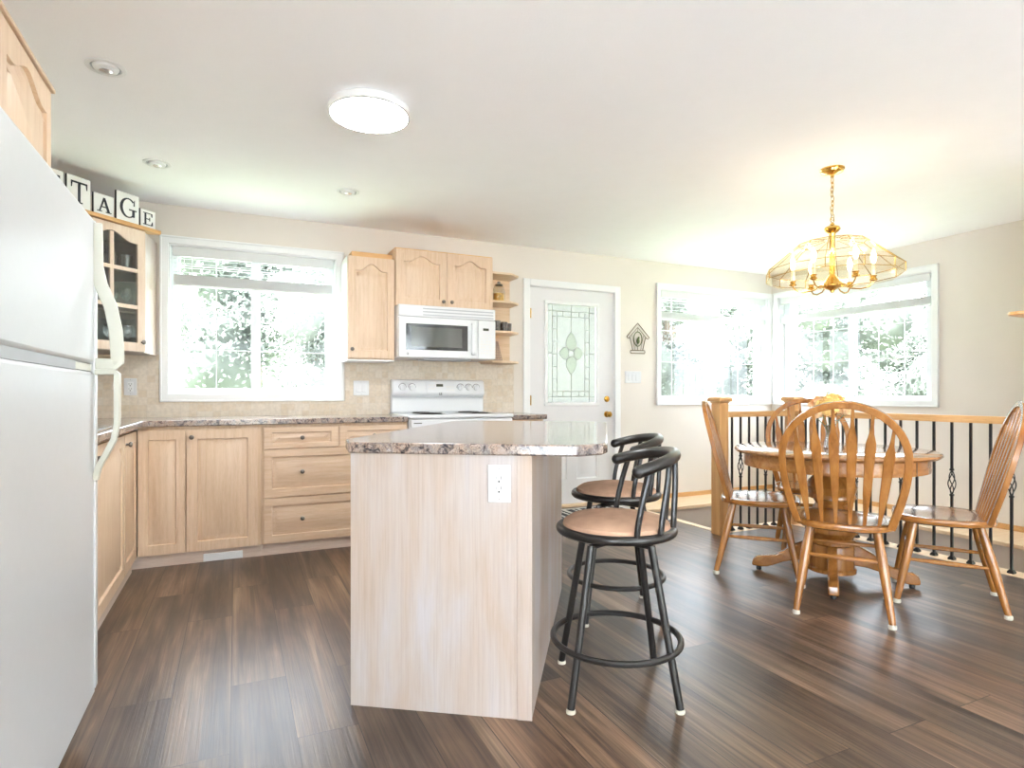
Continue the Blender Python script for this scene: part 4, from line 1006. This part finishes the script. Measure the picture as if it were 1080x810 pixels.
# wall shelf at the right edge
tag(MB().prism([(4.2, 1.56), (4.2, 1.855), (3.96, 1.855), (3.93, 1.83), (3.925, 1.79), (3.95, 1.74), (4.02, 1.66), (4.10, 1.60)], 1.520, 1.540).build('wall_shelf', 'trim_oak_x', None, bev=.005), 'small rounded oak wall shelf at the right edge of the view', 'shelf')

# ------------------------------------------------------------------ chandelier
CC = (3.27, 2.43)
e = thing('chandelier', 'brass chandelier with faceted clear glass shade hanging over the dining table', 'chandelier', (*CC, ZC))
def Z(z): return z-ZC
MB().lathe([(.068, 0), (.068, -.006), (.062, -.010), (.060, -.020), (.045, -.026), (.03, -.030), (.012, -.036), (.010, -.05), (0, -.052)][::-1], 24).build('canopy', 'brass', e)
m = MB()
nl = 9; za, zb_ = -.055, -.305
for i in range(nl):
    zc_ = za+(zb_-za)*(i+.5)/nl; L_ = (za-zb_)/nl*.72; ax = Vector((1, 0, 0)) if i % 2 else Vector((0, 1, 0)); jx = .004*sin(i*1.7)
    m.tube([tuple(Vector((jx, 0, zc_))+ax*.009*cos(t_)+Vector((0, 0, L_*sin(t_)))) for t_ in [2*pi*k/14 for k in range(14)]], .0022, 6, True)
m.build('chain', 'brass', e)
MB().tube([(.0, .0, -.05), (.009, .004, -.12), (-.007, .003, -.20), (0.004, 0, -.30), (0, 0, -.33)], .0022, 6).build('cord', 'candle', e)
MB().tube([(.016*cos(t_), 0, Z(2.132)+.016*sin(t_)) for t_ in [2*pi*k/16 for k in range(16)]], .0026, 6, True).build('loop', 'brass', e)
MB().lathe([(0, Z(2.118)), (.010, Z(2.112)), (.016, Z(2.10)), (.040, Z(2.088)), (.046, Z(2.075)), (.034, Z(2.06)), (.02, Z(2.05)), (.016, Z(2.035)), (.016, Z(1.80)), (.024, Z(1.79)), (.05, Z(1.755)), (.078, Z(1.735)), (.078, Z(1.727)), (.03, Z(1.715)), (.012, Z(1.705)), (.010, Z(1.695)), (0, Z(1.69))][::-1], 28).build('column', 'brass', e)
O0 = R(-118.6)
rings = [(.045, 2.012), (.185, 1.992), (.335, 1.865), (.372, 1.835), (.372, 1.785), (.345, 1.762)]
def vert(k, j): r, z = rings[j]; a = O0+k*pi/6; return (r*cos(a), r*sin(a), Z(z))
sm = MB(); NS = 12
for j in range(len(rings)-1):
    for k in range(NS): sm.add([vert(k, j), vert(k+1, j), vert(k+1, j+1), vert(k, j+1)], [(0, 1, 2, 3)])
sh = sm.build('glass_shade', 'shade_glass', e, smooth=False)
md = sh.modifiers.new('thick', 'SOLIDIFY'); md.thickness = .002
fm = MB()
for k in range(NS):
    for j in range(1, 4): fm.tube([vert(k, j), vert(k, j+1)], .0028, 6)
    fm.tube([vert(k, 0), vert(k, 1)], .0022, 6)
    for j in (1, 3, 4): fm.tube([vert(k, j), vert(k+1, j)], .0024, 6)
fm.build('brass_frame', 'brass_line', sh)
for k in range(6):
    a = R(-25-25+60*k); r = .215; c_, s_ = cos(a), sin(a)
    pr = [(.06, 1.74), (.10, 1.712), (.15, 1.705), (.19, 1.715), (.213, 1.738), (.215, 1.748)]
    am = MB().tube([(q*c_, q*s_, Z(z)) for q, z in pr], .0042, 8); am.lathe([(.012, Z(1.745)), (.021, Z(1.752)), (.021, Z(1.757)), (.015, Z(1.762)), (.014, Z(1.772)), (.019, Z(1.775)), (.019, Z(1.778)), (.011, Z(1.78))], 16, (r*c_, r*s_, 0))
    ao = am.build('arm', 'brass', e)
    MB().lathe([(.0105, Z(1.778)), (.0105, Z(1.845)), (.008, Z(1.848))], 14, (r*c_, r*s_, 0)).build('candle_sleeve', 'candle', ao)
    MB().lathe([(.006, Z(1.848)), (.012, Z(1.862)), (.0165, Z(1.884)), (.014, Z(1.905)), (.007, Z(1.925)), (0, Z(1.938))], 14, (r*c_, r*s_, 0)).build('bulb', 'bulb', ao)
    pl = bpy.data.lights.new('bulb_light', 'POINT'); pl.energy = .6; pl.color = (1, .82, .62); pl.shadow_soft_size = .006
    po = bpy.data.objects.new('bulb_light', pl); COL.objects.link(po); po.parent = e; po.location = (r*c_, r*s_, Z(1.955))

# ------------------------------------------------------------------ ceiling lights
e = thing('ceiling_light', 'round flat white LED ceiling light, switched on, above the kitchen floor', 'ceiling light', (.575, 2.83, ZC))
MB().lathe([(.182, -.045), (.190, -.042), (.192, -.030), (.186, -.008), (.175, -.0005)], 56).build('rim', 'white_paint', e)
MB().lathe([(0, -.049), (.10, -.049), (.170, -.048), (.180, -.0445)], 56).build('diffuser', 'lamp_white', e)
def pot(x, y, label):
    e = thing('recessed_light', label, 'ceiling light', (x, y, ZC), 0, 'small recessed ceiling spotlights')
    MB().lathe([(.074, -.0005), (.074, -.004), (.066, -.006), (.056, -.005), (.056, -.0005)], 32).build('trim_ring', 'white_paint', e)
    MB().lathe([(.055, -.0005), (.052, -.003), (.048, -.0005)], 32).build('shadow_gap', 'grey_plastic', e)
    MB().lathe([(.048, -.0005), (.044, -.010), (.026, -.016), (.0, -.017)][::-1], 32).build('eyeball', 'white_paint', e)
    MB().lathe([(.0, -.0185), (.020, -.018), (.024, -.0165)][::-1], 24).build('lens', 'steel', e)
pot(-.49, 2.95, 'small recessed spotlight in the ceiling above the refrigerator corner')
pot(-.42, 4.05, 'small recessed spotlight in the ceiling near the letter blocks')
pot(.684, 4.07, 'small recessed spotlight in the ceiling in front of the tall wall cabinet')

# ------------------------------------------------------------------ door mat
m = MB(); mx0, mx1, my0, my1 = 2.32, 3.39, 3.96, 4.80
tag_e = thing('door_mat', 'black and cream striped door mat in front of the entry door', 'mat', (2.8, 4.38, 0))
MB().box(mx0, mx1, my0, my1, .0005, .008).build('base', 'mat_light', tag_e, world=True, bev=.002)
x = mx0+.01; i = 0; widths = (.05, .03, .02, .045, .06, .025, .02, .04); sm_ = MB()
sm_.box(mx0, mx1, my0, my0+.035, .008, .0095)
while x < mx1-.06:
    w_ = widths[i % 8]
    if i % 2 == 0: sm_.box(x, x+w_, my0+.08+.03*(i % 3), my1-.05, .008, .0095)
    x += w_; i += 1
sm_.build('stripes', 'mat_dark', tag_e, world=True)

# ------------------------------------------------------------------ outside
GZ = -1.3
tag(MB().box(-40, 45, 5.3, 60, GZ-.1, GZ).build('lawn', 'lawn', None), kind='structure')
tag(MB().box(5.95, 45, -30, 5.3, GZ-.1, GZ).build('lawn', 'lawn', None), kind='structure')
tag(MB().box(-40, 5.95, -40, -3.8, GZ-.1, GZ).build('bounce_ground', 'bounce_ground', None), kind='structure')  # unseen pale ground, added to bounce sunlight up onto the ceiling
tag(MB().box(-10, 30, 9.5, 12.5, GZ, GZ+.02).build('road', 'road', None), kind='structure')
tag(BX(-4, 7, -6.8, -3.62, 2.42, 2.55).build('roof_sky_block', 'white_paint', None), kind='structure')  # unseen roof, added to cut direct sky light through the rear window
tag(BX(-9, 12, -13.2, -13, GZ, 2.6).build('wall_sky_block', 'sky_block_tan', None), kind='structure')  # unseen wall, added to block the low sky behind the room
def tree(x, y, h, r, mat, label, name='leafy_tree', seed=1, cat='tree', n=11000, low=.25):
    rd = random.Random(seed); e = thing(name, label, cat, (x, y, GZ), 0, 'trees and shrubs outside the windows')
    m = MB(); hc = h-r*1.1
    lobes = [(rd.uniform(-.6, .6)*r, rd.uniform(-.6, .6)*r, h*low+(h-r*.6-h*low)*rd.random(), r*rd.uniform(.45, .75)) for _ in range(9)]+[(0, 0, h-r*.6, r*.6)]
    vs = []; fs = []
    for k in range(n):
        lx, lyy, lz, lr = lobes[k % len(lobes)]; th = rd.uniform(0, 2*pi); u = rd.uniform(-1, 1); q = lr*rd.uniform(.6, 1.08)
        s_ = sqrt(1-u*u); p = Vector((lx+q*s_*cos(th), lyy+q*s_*sin(th), lz+q*u)); sz = min(.11, r*rd.uniform(.022, .042))
        a = Vector((rd.uniform(-1, 1), rd.uniform(-1, 1), rd.uniform(-1, 1))).normalized()*sz; b_ = a.orthogonal().normalized()*sz*.6
        n0 = len(vs); vs += [tuple(p-a), tuple(p+b_), tuple(p+a), tuple(p-b_)]; fs.append((n0, n0+1, n0+2, n0+3))
    m.v = vs; m.f = fs
    for lx, lyy, lz, lr in lobes: m.sphere((lx, lyy, lz), lr*.62, 12)
    m.build('crown', mat, e)
    MB().tube([(0, 0, 0), (.05, .02, h*.4), (0, 0, h*.75)], [.04*h, .03*h, .015*h], 10).build('trunk', 'bark', e)
TR = [(-2.2, 13.2, 6.0, 1.5, 'foliage_pale', 'pale green tree outside the kitchen window, left side'), (.4, 18.2, 8, 2.2, 'foliage', 'tall green tree far behind the kitchen window'), (1.6, 13.4, 4.6, 1.1, 'foliage_pale', 'pale green tree seen through the right half of the kitchen window'), (4.7, 17.2, 6.8, 1.5, 'foliage', 'green tree outside between kitchen window and entry door'),
      (8.2, 13.6, 6.5, 1.75, 'foliage', 'green tree outside the window right of the birdhouse, left one'), (11.9, 14.4, 6.4, 1.75, 'foliage_pale', 'pale tree outside the window right of the birdhouse, right one'), (16.0, 14.5, 7, 2.0, 'foliage', 'green tree seen at the window corner'),
      (12.4, 9.6, 5.4, 1.6, 'foliage_pale', 'pale tree outside the window behind the chandelier, left one'), (13.4, 6.0, 5.4, 1.6, 'foliage', 'green tree outside the window behind the chandelier, middle one'), (17.5, 9.3, 6.6, 2.0, 'foliage', 'green tree farther behind the window by the chandelier'), (13.9, 2.2, 5.0, 1.6, 'foliage_pale', 'pale tree outside the window behind the chandelier, right one')]
for i, (x, y, h, r, mt_, lb) in enumerate(TR): tree(x, y, h, r, mt_, lb, seed=i+3)
FAR = [(-3.5, 24), (2.9, 26), (9.2, 25), (15.6, 25.5), (22.0, 26), (26.0, 19.5), (27.0, 13.1), (26.5, 6.7), (25.5, .3)]
for i, (x, y) in enumerate(FAR):
    tree(x, y, 8.2+.5*(i % 3), 2.3, ('foliage_pale', 'foliage')[i % 2], 'pale distant tree of the wooded row far beyond the windows', seed=50+i, n=9000, low=.12)
tree(-1.05, 8.3, 2.9, .75, 'foliage_plum', 'dark plum coloured shrub low outside the kitchen window', 'shrub', 31, 'shrub', 9000, .3)
tree(.95, 8.7, 2.5, .55, 'foliage_plum', 'smaller plum coloured shrub beside the window mullion', 'shrub', 32, 'shrub', 8000, .3)
